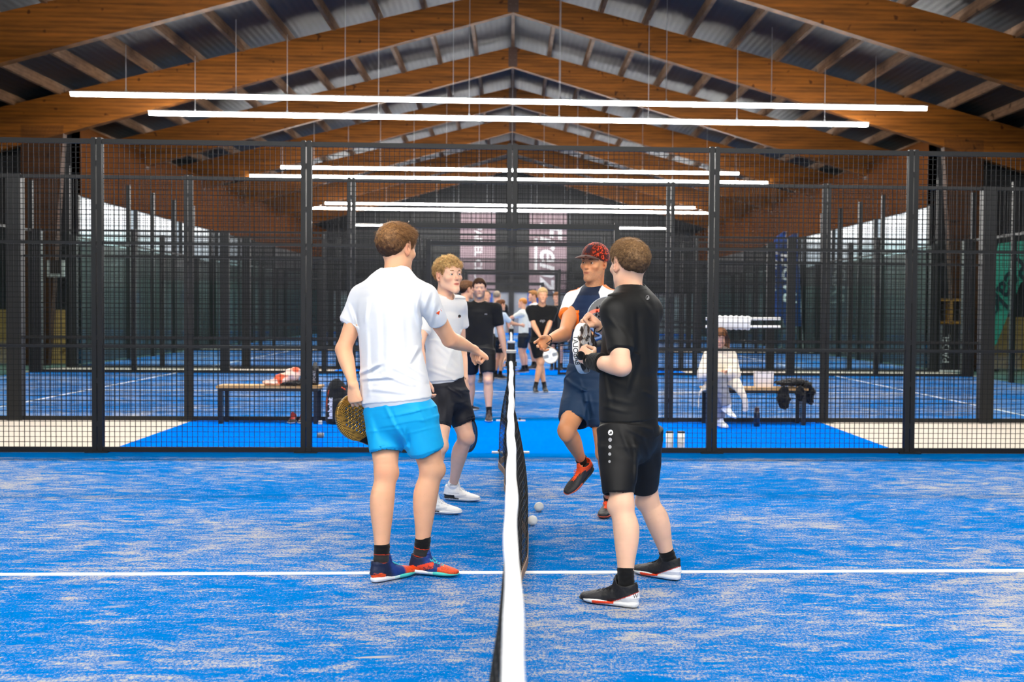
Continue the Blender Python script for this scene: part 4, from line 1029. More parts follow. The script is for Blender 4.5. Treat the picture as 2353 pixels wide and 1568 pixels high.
# ------------------------------------------------------------ player B: curly blond, facing right
def player_b():
    H_ = Human('person', at(1040, 1160, 8.1), 'curly blond young man in white t-shirt and black shorts, facing right beyond the net'); B = H_.B
    fw = az(130); rt = np.cross(fw, UP); hd = hframe(at(1030, 635, 7.93), az(143), 3, 2); sc = 1.05
    sL, sR = a3((1051, 703, 8.07)), a3((985, 706, 7.84)); eL, wL = a3((1060, 808, 8.14)), a3((1068, 872, 8.02)); eR, wR = a3((961, 797, 7.70)), a3((975, 870, 7.62))
    hL, hR = a3((1046, 920, 8.08)), a3((1014, 920, 7.92)); kL, kR = a3((1071, 1003, 8.0)), a3((1010, 1022, 7.72)); aL, aR = a3((1042, 1122, 8.28)), a3((1006, 1156, 7.78))
    head_sdf(B, hd, sc)
    B.tube([a3((1020, 715, 7.98)), a3((1021, 685, 7.98)), a3((1024, 662, 7.96)), hd.w((0, -.015, -.02))], [.075, .056, .055, .055], [.07, .058, .057, .057], rt, k=.03)
    B.tube([a3((1028, 930, 8.0)), a3((1020, 850, 7.98)), a3((1016, 770, 7.97)), a3((1018, 715, 7.97)), a3((1021, 700, 7.98))], [.115, .11, .12, .12, .08], [.085, .075, .08, .078, .06], rt, k=.03)
    for s in (sL, sR): B.cone(a3((1020, 708, 7.98)), s, .045, .045, .04)
    arm_sdf(B, sL, eL, wL, .9); arm_sdf(B, sR, eR, wR, .9)
    hand_sdf(B, wL, unit(V(.12, .0, -1)), V(-.7, .5, .0), False, fc=[(30, 60, 40), (40, 70, 40), (50, 75, 50), (55, 75, 50)], thumb=(.4, .6, .6), sc=.97)
    hand_sdf(B, wR, unit(V(.05, -.1, -1)), V(.7, .5, 0), True, fc=[(30, 40, 30)]*4, thumb=(.4, .5, .7), sc=.97)
    fL, tL, fR, tR = [V(*ground(*q)) for q in ((1022, 1148), (1102, 1154), (972, 1178), (1046, 1183))]; aL, aR = ankle_of(fL, tL), ankle_of(fR, tR)
    leg_sdf(B, hL, kL, aL, az(118), .98, .97); leg_sdf(B, hR, kR, aR, az(115), .98, .97)
    for a_, f_, t_ in ((aL, fL, tL), (aR, fR, tR)): B.cone(a_, f_+(t_-f_)*.5+V(0, 0, .04), .024, .02, .02)
    tc = a3((1065, 855, 7.98))
    def tat(P, C):
        d = np.sqrt(((P-tc)**2).sum(1)); return mixc(C, (d < .06)*sstep(.05, .35, np.abs(vnoise(P, 70, 8)))*(P@V(0, 1, 0) < tc[1]+.02)*.85, '#3a2a28')
    H_.body(.0036, skin_col('#f3c1a3', hd, sc, lips='#d5685c', tattoo=tat, joints=[(kL, .06), (eR, .04)], seed=2))
    eyes(hd, sc, H_.root, H_.ref, '#6b7f86', (-14, 0)); brows(hd, sc, H_.root, H_.ref, '#9a6a42', .9)
    hair(hd, sc, H_.root, H_.ref, 'curly', '#8f5d28', '#ffd896', .0036, 3600, 11)
    MB().lathe(tuple(hd.w(V(-.082, .0, -.034)*sc)-H_.ref), [(.004, -.004), (.004, .004)], 10, tuple(hd.R[:, 0])).build('earring', M_dark, H_.root)
    st = [((1025, 872), .150, .112), ((1021, 830), .150, .11), ((1017, 780), .148, .108), ((1017, 735), .158, .112), ((1018, 712), .150, .10), ((1020, 696), .10, .08), ((1021, 684), .070, .066)]
    pts = [(a3((x, y, 7.98)), a, b) for (x, y), a, b in st]
    S = tee(pts, rt, [sL, a3((1057, 728, 8.1)), a3((1062, 752, 8.12))], [sR, a3((978, 735, 7.80)), a3((974, 764, 7.76))], None, slr=(.058, .052))
    S.tube([a3((1020, 702, 7.98)), a3((1024, 668, 7.95))], .062, .066, rt, k=.006, op='s', cap=.3)
    creases(S, [(1030, 740, 1040, 800, 5, .006), (1005, 800, 1050, 845, 5, .006), (1000, 780, 1040, 815, 5, .006), (995, 840, 1050, 860, 5, .007), (1045, 790, 1020, 860, 5, .005), (985, 850, 1050, 872, 4, .007)])
    folds(S, V(.3, 0, 1), 12, .006, 15, stretch=.4)
    o = H_.obj(S, 'shirt', .0044, M_cloth, flatcol('#e6e6e5'))
    decal(o, H_.ref, o, disc_mesh(3.4), 1056, 727, 1, M_logok, 'chest_emblem'); decal(o, H_.ref, o, poly_mesh([(-4, -4), (3.5, -2.5), (3, -1), (-3, -1.5)]), 1056, 727, 1, M_logoo, 'chest_emblem', lift=.002)
    S = shorts_sdf([(a3((1028, 862, 8.0)), .14, .105), (a3((1030, 900, 8.0)), .165, .12), (a3((1032, 925, 8.0)), .165, .125)],
                   [[(a3((1044, 915, 8.07)), .095, .105), (a3((1055, 945, 8.05)), .092, .1), (a3((1067, 972, 8.03)), .086, .09)], [(a3((1014, 915, 7.93)), .095, .105), (a3((1010, 950, 7.85)), .09, .1), (a3((1008, 982, 7.8)), .086, .092)]], rt)
    creases(S, [(1030, 885, 1025, 960, 5, .01), (1040, 890, 1070, 905, 4, .006), (1045, 920, 1080, 935, 5, .006), (1010, 900, 1008, 960, 5, .006)]); folds(S, V(.5, 0, 1), 10, .004, 18, stretch=.4)
    H_.obj(S, 'shorts', .0044, M_sport, flatcol('#1b1d26'))
    def cf(q, P):
        x, y, z = q.T; C = np.tile(np.array(srgb('#f1f1f0')), (len(q), 1)); C = mixc(C, ((y < .10)*(z < .045)).astype(float), '#25262b'); C = mixc(C, ((y > .1)*(y < .2)*(np.abs(z-.03-.2*(y-.1)) < .006)).astype(float)*.7, '#c9cdd2')
        return mixc(C, ((np.abs(z-.06) < .004)*(y > .05)*(y < .14)).astype(float)*.6, '#b8bcc2')
    def sf(q, P): x, y, z = q.T; C = np.tile(np.array(srgb('#f4f4f2')), (len(q), 1)); return mixc(C, ((y < .14)*(z > .016)).astype(float), '#202226')
    GL, sh1 = shoe(H_.root, H_.ref, fL, tL, colf=cf, solef=sf, lace='#f4f4f4', right=False, L_=.29, h=.0034); GR, _ = shoe(H_.root, H_.ref, fR, tR, colf=cf, solef=sf, lace='#f4f4f4', right=True, L_=.29, h=.0034)
    s1 = sock(H_.root, H_.ref, aL, kL, .045, GL, flatcol('#f2f2f2')); sock(H_.root, H_.ref, aR, kR, .045, GR, flatcol('#f2f2f2'))
    decal(s1, H_.ref, s1, txt('adidas', 7, bold=.02), 1042, 1114, 1, M_logok, 'lettering', rot=.05)
    return H_, wL

# ------------------------------------------------------------ player C: cap, navy shirt, stepping towards us
def player_c():
    H_ = Human('person', at(1370, 1200, 7.5), 'man in rust cap and navy shirt with white sleeves, one foot lifted, hand held open'); B = H_.B
    fw = az(215); rt = np.cross(fw, UP); hd = hframe(at(1366, 606, 7.38), az(216), -3, -3); sc = 1.0
    sL, sR = a3((1417, 694, 7.3)), a3((1321, 692, 7.5)); eL, wL = a3((1412, 792, 7.12)), a3((1365, 778, 6.95)); eR, wR = a3((1297, 768, 7.22)), a3((1258, 781, 7.0))
    hL, hR = a3((1383, 910, 7.32)), a3((1335, 908, 7.48)); kL, kR = a3((1388, 1035, 7.3)), a3((1301, 990, 7.2)); aL, aR = a3((1396, 1160, 7.62)), a3((1340, 1064, 7.5))
    head_sdf(B, hd, sc)
    B.tube([a3((1366, 700, 7.4)), a3((1366, 665, 7.4)), a3((1367, 640, 7.39)), hd.w((0, -.015, -.02))], [.08, .062, .060, .058], [.075, .062, .062, .06], rt, k=.03)
    B.tube([a3((1358, 920, 7.4)), a3((1364, 840, 7.4)), a3((1368, 750, 7.4)), a3((1368, 700, 7.4)), a3((1367, 680, 7.4))], [.145, .14, .155, .15, .09], [.1, .1, .105, .095, .07], rt, k=.03)
    for s in (sL, sR): B.cone(a3((1367, 694, 7.4)), s, .05, .05, .04)
    arm_sdf(B, sL, eL, wL, 1.0); arm_sdf(B, sR, eR, wR, 1.04)
    hand_sdf(B, wR, unit(a3((1228, 806, 6.88))-wR), V(.5, -.8, .15), True, fc=[(12, 14, 10), (18, 18, 12), (26, 24, 16), (36, 34, 22)], spread=.11, thumb=(.45, .45, .8), tb=(.6, .0), sc=1.05)
    hand_sdf(B, wL, unit(a3((1345, 765, 6.85))-wL), V(-.3, -.5, .8), False, fc=[(60, 75, 50)]*4, thumb=(.3, .8, .4), tb=(.4, .8))
    fL, tL = V(*ground(1404, 1178)), V(*ground(1380, 1199)); aL = ankle_of(fL, tL)
    leg_sdf(B, hL, kL, aL, az(215), 1.0); leg_sdf(B, hR, kR, aR, az(200), 1.02)
    fR, tR = a3((1362, 1078, 7.5)), a3((1302, 1139, 7.36))
    B.cone(aL, fL+(tL-fL)*.5+V(0, 0, .04), .024, .02, .02); B.cone(aR, fR+(tR-fR)*.5+V(-.02, -.03, .03), .024, .02, .02)
    H_.body(.0036, skin_col('#dd9a6c', hd, sc, stubble=.5, lips='#a8604f', joints=[(kR, .06), (eR, .05), (a3((1228, 806, 6.88)), .07)], seed=4, red='#b5603f'))
    eyes(hd, sc, H_.root, H_.ref, '#54401f', (10, 0)); brows(hd, sc, H_.root, H_.ref, '#4a3424', 1.2)
    hair(hd, sc, H_.root, H_.ref, 'buzz', '#54443a', '#6d5c50', .0034, 2500, 21)
    # cap
    w_ = lambda x, y, z: hd.w(V(x, y, z)*sc); S = Sdf(); S.ell(w_(0, -.012, .046), V(.090, .106, .096), hd.R, .01); S.cut(w_(0, -.1, .012), hd.d((0, .05, -1))); 
    S.disp(lambda P, d: np.maximum(d, (hd.loc(P)@V(0, .42, -1))+.012+.0*d)-d)
    def cc(P):
        q = hd.loc(P); n_ = vnoise(P, 140, 3)+.5*vnoise(P, 300, 4); C = np.tile(np.array(srgb('#3c1410')), (len(P), 1)); C = mixc(C, sstep(.1, .5, n_)*sstep(-.1, .06, -q[:, 1]+.5*q[:, 0]*-1+.06), '#e8481f')
        C = mixc(C, ((np.abs(q[:, 0]) < .016)*(q[:, 1] > .05)*(q[:, 2] > .07)).astype(float), '#1d1f33'); return mixc(C, sstep(.02, .09, q[:, 1])*.35, '#4d2418')
    cap = H_.obj(S, 'cap', .0028, M_cloth, cc)
    S = Sdf()
    S.tube([w_(0, .055, .048), w_(0, .10, .054), w_(0, .135, .052), w_(0, .160, .043)], [.078, .080, .072, .045], [.0045, .0045, .0045, .0045], hd.R[:, 0], k=.004, cap=2.5)
    S.disp(lambda P, d: 0*d)
    b = S.mesh('cap_visor', .0022, M_cloth, flatcol('#4a281f'), cap, H_.ref)
    # bend the visor
    me = b.data; co = np.empty(len(me.vertices)*3); me.vertices.foreach_get('co', co); co = co.reshape(-1, 3)+H_.ref; q = hd.loc(co); q[:, 2] -= 3.2*q[:, 0]**2; co = np.array([hd.w(x) for x in q])-H_.ref; me.vertices.foreach_set('co', co.astype(np.float32).ravel()); me.update()
    # shirt
    st = [((1360, 852), .172, .128), ((1363, 800), .165, .12), ((1368, 745), .17, .122), ((1368, 708), .178, .115), ((1367, 684), .13, .095), ((1367, 664), .072, .070)]
    pts = [(a3((x, y, 7.4)), a, b) for (x, y), a, b in st]
    S = tee(pts, rt, [sL, a3((1418, 725, 7.27)), a3((1416, 745, 7.24))], [sR, a3((1309, 710, 7.44)), a3((1303, 727, 7.38))], None, slr=(.062, .056))
    S.tube([a3((1367, 668, 7.4)), a3((1368, 640, 7.38))], .064, .066, rt, k=.005, op='s', cap=.3)
    folds(S, V(.4, 0, 1), 9, .004, 25, stretch=.35)
    nk = a3((1367, 672, 7.4)); cR, cL = a3((1303, 727, 7.38)), a3((1416, 745, 7.24)); dR = unit(cR-sR); dL = unit(cL-sL)
    Lf = Fr(nk, np.stack([rt, fw, UP], 1))
    def col(P):
        C = np.tile(np.array(srgb('#14294a')), (len(P), 1)); q = Lf.loc(P); x = np.abs(q[:, 0])
        rag = sstep(0, .006, (x-.075) - .42*np.maximum(0, -q[:, 2]-.0)*1.0 + .25*np.maximum(0, q[:, 2]+.02)); rag = np.where(q[:, 2] < -.24, 0, rag); C = mixc(C, rag, '#f2f2f2')
        for c_, d_, s_ in ((cR, dR, sR), (cL, dL, sL)):
            t = (P-c_)@d_; r = np.linalg.norm(P-c_-np.outer(t, d_), axis=1); C = mixc(C, ((t > -.026)*(r < .09)).astype(float), '#f4741b')
        C = mixc(C, ((q[:, 2] > -.006)*(q[:, 1] < .03)).astype(float), '#f4741b')
        return mixc(C, ((q[:, 2] > -.022)*(q[:, 1] >= .03)*(x < .075)).astype(float), '#0e1c35')
    H_.obj(S, 'shirt', .0038, M_sport, col)
    S = Sdf(); n = 20
    for i in range(n+1):
        pass
    ring = [nk+rt*math.cos(t)*.071+fw*math.sin(t)*.074+UP*(.012-.022*max(0, math.sin(t))) for t in np.linspace(math.radians(150), math.radians(390), 16)]
    S.chain(ring, [.009]*16, .004, flat=None)
    co_ = H_.obj(S, 'collar', .003, M_sport, flatcol('#f4741b'))
    # shorts
    S = shorts_sdf([(a3((1358, 846, 7.4)), .168, .122), (a3((1357, 880, 7.4)), .185, .135), (a3((1356, 915, 7.4)), .185, .138)],
                   [[(a3((1336, 900, 7.46)), .11, .12), (a3((1325, 935, 7.38)), .108, .115), (a3((1318, 966, 7.32)), .102, .108)], [(a3((1382, 900, 7.34)), .11, .12), (a3((1386, 940, 7.32)), .1, .11), (a3((1388, 975, 7.31)), .095, .105)]], rt)
    creases(S, [(1300, 870, 1320, 890, 4, .009), (1310, 880, 1345, 900, 4, .009), (1330, 870, 1350, 930, 4, .007), (1345, 900, 1345, 960, 4, .01), (1295, 900, 1290, 950, 5, .005), (1352, 905, 1362, 950, 4, .008)]); folds(S, V(.5, 0, 1), 9, .004, 28, stretch=.35)
    H_.obj(S, 'shorts', .0044, M_sport, flatcol('#17324f'))
    def cf(q, P):
        x, y, z = q.T; C = np.tile(np.array(srgb('#2b2a2c')), (len(q), 1)); C = mixc(C, ((z > .085)+(np.abs(x) < .014)*(y > .1)*(y < .19)*(z > .05) > 0).astype(float), '#ff5a20'); return mixc(C, ((z > .07)*(y < .09)).astype(float)*.8, '#f0501c')
    def sf(q, P): x, y, z = q.T; C = np.tile(np.array(srgb('#2a2728')), (len(q), 1)); return mixc(C, ((y > .16)+(z < .012) > 0).astype(float), '#b8533a')
    upR = unit(V(-.35, -.55, .55)); GR, _ = shoe(H_.root, H_.ref, fR, tR, up=upR, colf=cf, solef=sf, lace='#ff5a20', right=True, L_=.285, h=.0032); GL, _ = shoe(H_.root, H_.ref, fL, tL, colf=cf, solef=sf, lace='#ff5a20', right=False, L_=.285, h=.0032)
    sock(H_.root, H_.ref, aR, kR, .05, GR, flatcol('#0c0c0d')); sock(H_.root, H_.ref, aL, kL, .06, GL, flatcol('#0c0c0d'))
    rg = [wR+(np.cross(unit(eR-wR), UP)*math.cos(t)*.031+UP*math.sin(t)*.028) for t in np.linspace(0, 2*pi, 21)]
    MB().tube([tuple(p-H_.ref) for p in rg]+[tuple(a3(p)-H_.ref) for p in ((1256, 790, 6.95), (1266, 796, 6.95), (1285, 795, 6.9), (1312, 793, 6.85))], .0028, 6).build('wrist_cord', M_dark, H_.root, True)
    return H_, wL

# ------------------------------------------------------------ player D: seen from behind in black
def player_d():
    H_ = Human('person', at(1460, 1370, 5.6), 'man seen from behind in all black sportswear with a wide black wristband'); B = H_.B
    fw = az(-57); rt = np.cross(fw, UP); hd = hframe(at(1446, 611, 5.58), az(-27), 0); sc = 1.05
    sL, sR = a3((1414, 716, 5.43)), a3((1486, 716, 5.68)); eL, wL = a3((1429, 843, 5.32)), a3((1358, 830, 5.50)); eR, wR = a3((1448, 800, 5.98)), a3((1378, 752, 5.9))
    hL, hR = a3((1424, 975, 5.48)), a3((1474, 972, 5.68)); kL, kR = a3((1429, 1160, 5.36)), a3((1488, 1150, 5.78)); aL, aR = a3((1441, 1350, 5.40)), a3((1525, 1298, 5.92))
    head_sdf(B, hd, sc)
    B.tube([a3((1452, 705, 5.58)), a3((1448, 672, 5.58)), a3((1445, 645, 5.58)), hd.w((0, -.015, -.02))], [.085, .066, .063, .063], [.078, .068, .067, .064], rt, k=.03)
    B.tube([a3((1446, 970, 5.58)), a3((1445, 880, 5.56)), a3((1450, 780, 5.57)), a3((1455, 720, 5.58)), a3((1453, 695, 5.58))], [.16, .16, .165, .155, .09], [.11, .11, .11, .1, .07], rt, k=.03)
    for s in (sL, sR): B.cone(a3((1453, 706, 5.58)), s, .05, .05, .04)
    arm_sdf(B, sL, eL, wL, 1.1); arm_sdf(B, sR, eR, wR, 1.06)
    hand_sdf(B, wL, unit(a3((1318, 800, 5.62))-wL), V(.1, .75, .2), False, fc=[(50, 70, 50), (55, 72, 50), (60, 72, 50), (62, 74, 50)], thumb=(.35, .8, .55), tb=(.7, .3), sc=1.05)
    hand_sdf(B, wR, unit(V(-.75, -.05, .55)), V(-.35, -.5, -.6), True, fc=[(75, 95, 60)]*4, thumb=(.3, .8, .5), tb=(.3, 1.3), sc=1.08)
    fL, tL, fR, tR = [V(*ground(*q)) for q in ((1466, 1399), (1362, 1385), (1562, 1336), (1463, 1317))]; aL, aR = ankle_of(fL, tL), ankle_of(fR, tR)
    leg_sdf(B, hL, kL, aL, az(-78), 1.06, .93); leg_sdf(B, hR, kR, aR, az(-55), 1.06, .95)
    for a_, f_, t_ in ((aL, fL, tL), (aR, fR, tR)): B.cone(a_, f_+(t_-f_)*.5+V(0, 0, .04), .024, .02, .02)
    H_.body(.0034, skin_col('#f2c2a2', hd, sc, joints=[(eL, .06), (a3((1320, 805, 5.6)), .06), (a3((1350, 727, 5.88)), .06), (a3((1435, 650, 5.5)), .06)], seed=6))
    hair(hd, sc, H_.root, H_.ref, 'short', '#4b3624', '#a07c56', .0032, 11000, 31)
    st = [((1446, 962), .186, .140), ((1444, 905), .182, .138), ((1445, 845), .180, .137), ((1448, 785), .184, .134), ((1452, 738), .190, .126), ((1455, 710), .172, .112), ((1453, 690), .12, .092), ((1450, 672), .078, .076)]
    pts = [(a3((x, y, 5.57)), a, b) for (x, y), a, b in st]
    S = tee(pts, rt, [sL, a3((1420, 762, 5.40)), a3((1426, 806, 5.36))], [sR, a3((1474, 738, 5.80)), a3((1462, 752, 5.90))], None, slr=(.068, .066))
    S.tube([a3((1450, 676, 5.58)), a3((1446, 645, 5.57))], .070, .072, rt, k=.006, op='s', cap=.3); S.ball(a3((1428, 690, 5.62)), .045, .01, 's')
    cr = [(1470, 680, 1500, 720, 6, .005), (1480, 735, 1500, 900, 9, .005), (1455, 720, 1462, 800, 6, .006), (1400, 730, 1440, 770, 6, .008), (1385, 850, 1400, 930, 7, .008), (1395, 915, 1450, 930, 6, .007), (1390, 935, 1440, 950, 5, .007), (1460, 830, 1440, 900, 7, .007), (1400, 870, 1450, 895, 6, .006), (1480, 900, 1510, 915, 4, .009), (1405, 790, 1450, 800, 3, .003)]
    creases(S, cr); creases(S, [(x0+8, y0+4, x1+8, y1+4, w_, -h_*.6) for x0, y0, x1, y1, w_, h_ in cr]); folds(S, V(.6, 0, .8), 9, .0045, 35, stretch=.3)
    o = H_.obj(S, 'shirt', .0042, M_sport, flatcol('#141414'))
    decal(o, H_.ref, o, disc_mesh(5.2, 24, 4.4), 1488, 684, 1, M_logog, 'back_emblem', sx=.8); decal(o, H_.ref, o, poly_mesh([(-1, -4), (.6, -4), (2.8, 0), (1.6, 3.5)]), 1488, 684, 1, M_logog, 'back_emblem')
    S = shorts_sdf([(a3((1446, 935, 5.57)), .165, .128), (a3((1446, 985, 5.57)), .176, .142), (a3((1446, 1010, 5.57)), .17, .142)],
                   [[(a3((1424, 990, 5.49)), .105, .118), (a3((1420, 1060, 5.43)), .088, .096), (a3((1421, 1134, 5.38)), .082, .076)], [(a3((1472, 990, 5.66)), .105, .118), (a3((1478, 1060, 5.7)), .088, .096), (a3((1478, 1122, 5.76)), .082, .078)]], rt)
    cr = [(1425, 985, 1455, 1060, 6, .008), (1440, 985, 1490, 1010, 5, .007), (1455, 1010, 1475, 1060, 5, .01), (1462, 1040, 1462, 1110, 5, .012), (1475, 1000, 1495, 1060, 5, .006)]
    creases(S, cr); folds(S, V(.8, 0, .5), 9, .0035, 38, stretch=.3)
    so = H_.obj(S, 'shorts', .0042, M_sport, flatcol('#111112'))
    decal(so, H_.ref, so, disc_mesh(6.6), 1403, 994.5, 1, M_logow, 'shorts_emblem', sx=.9); decal(so, H_.ref, so, poly_mesh([(-4, -3.5), (3.5, -2), (1.5, 4)]), 1403, 994.5, 1, M_logok, 'shorts_emblem', lift=.002)
    for (x, y, r) in ((1402, 1011, 4.6), (1401.5, 1027.5, 4.2), (1401, 1044, 3.7), (1400.5, 1061, 3.1)): decal(so, H_.ref, so, disc_mesh(r), x, y, 1, M_logog, 'silver_dot', sx=.9)
    def cf(q, P):
        x, y, z = q.T; C = np.tile(np.array(srgb('#1e1e20')), (len(q), 1)); C = mixc(C, (z < .074-.44*y).astype(float), '#e9eaec'); C = mixc(C, (np.abs(z-.076+.44*y) < .0016).astype(float)*(y < .14), '#c8331c'); C = mixc(C, ((y > .17)).astype(float)*.4, '#3a3a3e'); return C
    def sf(q, P):
        x, y, z = q.T; C = np.tile(np.array(srgb('#eceded')), (len(q), 1)); C = mixc(C, ((y > .11)*(y < .215)*(z < .024)*(z > .011-.1*(y-.16))).astype(float), '#e8431c'); C = mixc(C, (z < .0065).astype(float), '#17181a'); return mixc(C, (y > .262).astype(float), '#222224')
    GL, sh1 = shoe(H_.root, H_.ref, fL, tL, colf=cf, solef=sf, lace='#151515', right=False, L_=.305); GR, sh2 = shoe(H_.root, H_.ref, fR, tR, colf=cf, solef=sf, lace='#151515', right=True, L_=.3)
    decal(sh1, H_.ref, sh1, txt('W', 14, bold=.05, shear=.15), 1460, 1371, 1, M_logok, 'lettering', rot=.1, sx=.8)
    sock(H_.root, H_.ref, aL, kL, .095, GL, flatcol('#0c0c0d'), 1.02); sock(H_.root, H_.ref, aR, kR, .07, GR, flatcol('#0c0c0d'), 1.02)
    # wristband, watch, cord
    fa = unit(wL-eL); S = Sdf(); S.tube([wL-fa*.082, wL-fa*.004], [.050, .040], [.048, .038], UP, k=.01, cap=.2); S.disp(lim(lambda P: .0012*np.sin(((P-wL)@fa)*500))); H_.obj(S, 'wristband', .003, M_cloth, flatcol('#101011'))
    wc = a3((1334, 818, 5.50)); nrm = unit(V(.25, -.9, .2)); 
    wt = MB().lathe(tuple(wc-H_.ref), [(.020, -.004), (.0225, 0), (.0225, .007), (.019, .010)], 28, tuple(nrm)).build('watch', simple('black watch', '#0b0b0c', .25), H_.root, False)
    MB().lathe(tuple(wc+nrm*.0095-H_.ref), [(.0165, 0), (.0165, .0015)], 28, tuple(nrm)).build('watch_face', simple('watch glass', '#16181c', .08, coat=1), wt)
    S = Sdf(); S.tube([wL+fa*.006, wL+fa*.026], .034, .028, UP, k=.005, cap=.2); S.mesh('watch_strap', .0028, M_cloth, flatcol('#0e0e0f'), wt, H_.ref)
    fr = unit(wR-eR); u_ = unit(np.cross(fr, UP)); v_ = np.cross(fr, u_); rg = [wR-fr*.0+(u_*math.cos(t)*.036+v_*math.sin(t)*.031) for t in np.linspace(0, 2*pi, 21)]
    MB().tube([tuple(p-H_.ref) for p in rg]+[tuple(a3(p)-H_.ref) for p in ((1366, 757, 5.85), (1364, 775, 5.8), (1365, 790, 5.75), (1364, 805, 5.7))], .0035, 6).build('wrist_strap', M_dark, H_.root, True)
    return H_, wL
PA, PB, PC, PD = player_a(), player_b(), player_c(), player_d()
# ------------------------------------------------------------ the other people, further off
def figure(px, D, height, face, label, top='#151515', bottom='#141414', skin='#e8b090', hairs=('#3a2818', '#6a4a2c', 'medium'), h=.0075, wide=1.0,
           feet=((-.11, .0), (.11, .0)), handL=None, handR=None, lean=0, headface=None, headpitch=0, shoes_='#222226', socks_='#111111', logo=None, group=None, long_hair=False, foot_lift=(0, 0), shorts_len=.52, stubble=0):
    """px = photo column of the body centre, D distance, face = heading; hands given in body axes (right, forward, up) metres"""
    p0 = at(px, 760, D); base = V(p0.x, p0.y, 0); k = height/1.8; f = az(face); r_ = np.cross(f, UP)
    H_ = Human('person', (base[0], base[1], 0), label, group); B = H_.B
    ln = lambda z: base + f*math.sin(math.radians(lean))*max(0, z-.95)*k + UP*(z*k if z < .95 else (.95+(z-.95)*math.cos(math.radians(lean)))*k)
    w_ = lambda a, b, z: ln(z)+r_*a*k+f*b*k
    hf = az(headface) if headface is not None else f; hd = hframe(w_(0, .03, 1.675), hf, headpitch); sc = 1.02*k
    head_sdf(B, hd, sc)
    B.tube([w_(0, 0, 1.40), w_(0, 0, 1.50), hd.w((0, -.015, -.03))], V(.08, .06, .056)*k*wide, V(.075, .06, .056)*k*wide, r_, k=.03)
    B.tube([w_(0, 0, .92), w_(0, 0, 1.1), w_(0, 0, 1.3), w_(0, 0, 1.42)], V(.13, .12, .14, .1)*k, V(.09, .085, .09, .07)*k, r_, k=.03)
    shs = []
    for s, hand in ((-1, handL), (1, handR)):
        sh = w_(s*.185*wide, 0, 1.425); hand = hand or (s*.30*wide, .06, .80); wr = w_(*hand) if hand[2] > 0 else w_(*hand)
        mid = (sh+wr)/2; L1, L2 = .29*k, .25*k; dd = np.linalg.norm(wr-sh); e_ = math.sqrt(max(0, ((L1+L2)/2)**2-(dd/2)**2))
        bend = unit(-f*.8+r_*s*.35-UP*.5); ax = unit(wr-sh); bend = unit(bend-ax*(bend@ax)); el = mid+bend*e_
        B.cone(w_(0, 0, 1.42), sh, .05*k, .05*k, .04); arm_sdf(B, sh, el, wr, k*.98*wide**.5); shs.append((sh, el, wr))
        hand_sdf(B, wr, unit(wr-el), unit(-r_*s+f*.1), s > 0, fc=[(30, 45, 30)]*4, sc=k)
    ks, ans, fts = [], [], []
    for s, (fx, fy), fl in zip((-1, 1), feet, foot_lift):
        hip = w_(s*.09*wide, 0, .93); an = base+r_*fx*k+f*(fy-.05)*k+UP*(.09*k+fl); dd = np.linalg.norm(hip-an); L_ = .425*k
        e_ = math.sqrt(max(0, L_*L_-(dd/2)**2)); ax = unit(an-hip); bend = unit(f-ax*(f@ax)); kn = (hip+an)/2+bend*e_
        leg_sdf(B, hip, kn, an, f, k*wide**.5, k*wide**.5); B.cone(an, an+f*.06*k-UP*.04*k, .024, .022, .02); ks.append(kn); ans.append(an); fts.append(an-f*.055*k-UP*.09*k)
    H_.body(h, skin_col(skin, hd, sc, seed=int(px), stubble=stubble))
    if D < 16: eyes(hd, sc, H_.root, H_.ref, '#4a3a2a')
    hair(hd, sc, H_.root, H_.ref, hairs[2], hairs[0], hairs[1], h*.8, 0, int(px))
    if long_hair:
        S = Sdf(); S.tube([hd.w(V(0, -.06, .03)*sc), hd.w(V(0, -.10, -.08)*sc), w_(0, -.09, 1.42)], V(.075, .07, .05)*k, V(.05, .035, .02)*k, hd.R[:, 0], k=.02); S.mesh('long_hair', h, M_hair, flatcol(hairs[0]), H_.root, H_.ref)
    pts = [(w_(0, 0, .86), .165*wide, .12*wide), (w_(0, 0, 1.0), .16*wide, .115*wide), (w_(0, 0, 1.2), .165*wide, .118*wide), (w_(0, 0, 1.36), .175*wide, .112*wide), (w_(0, 0, 1.44), .12, .09), (w_(0, 0, 1.49), .07, .068)]
    pts = [(p, a*k, b*k) for p, a, b in pts]
    S = tee(pts, r_, *[[sh, sh+(el-sh)*.35, sh+(el-sh)*.68] for sh, el, wr in shs], None, slr=(.064*k*wide**.5, .060*k*wide**.5)); folds(S, V(.4, 0, 1), 9, .004*k, int(px)+2, stretch=.4)
    S.tube([w_(0, 0, 1.48), w_(0, .01, 1.56)], .064*k, .066*k, r_, k=.006, op='s', cap=.3)
    sh_ = H_.obj(S, 'shirt', h, M_cloth, flatcol(top))
    S = shorts_sdf([(w_(0, 0, .98), .150*k*wide, .11*k*wide), (w_(0, 0, .90), .170*k*wide, .125*k*wide), (w_(0, 0, .86), .17*k*wide, .125*k*wide)],
                   [[(w_(s*.09*wide, 0, .88), .095*k*wide, .105*k*wide), (hp*.6+kn*.4, .092*k*wide, .1*k*wide), (hp*(1-.72*shorts_len/.52)+kn*.72*shorts_len/.52, .086*k*wide, .092*k*wide)] for s, hp, kn in ((-1, w_(-.09*wide, 0, .88), ks[0]), (1, w_(.09*wide, 0, .88), ks[1]))], r_)
    H_.obj(S, 'shorts', h, M_sport, flatcol(bottom))
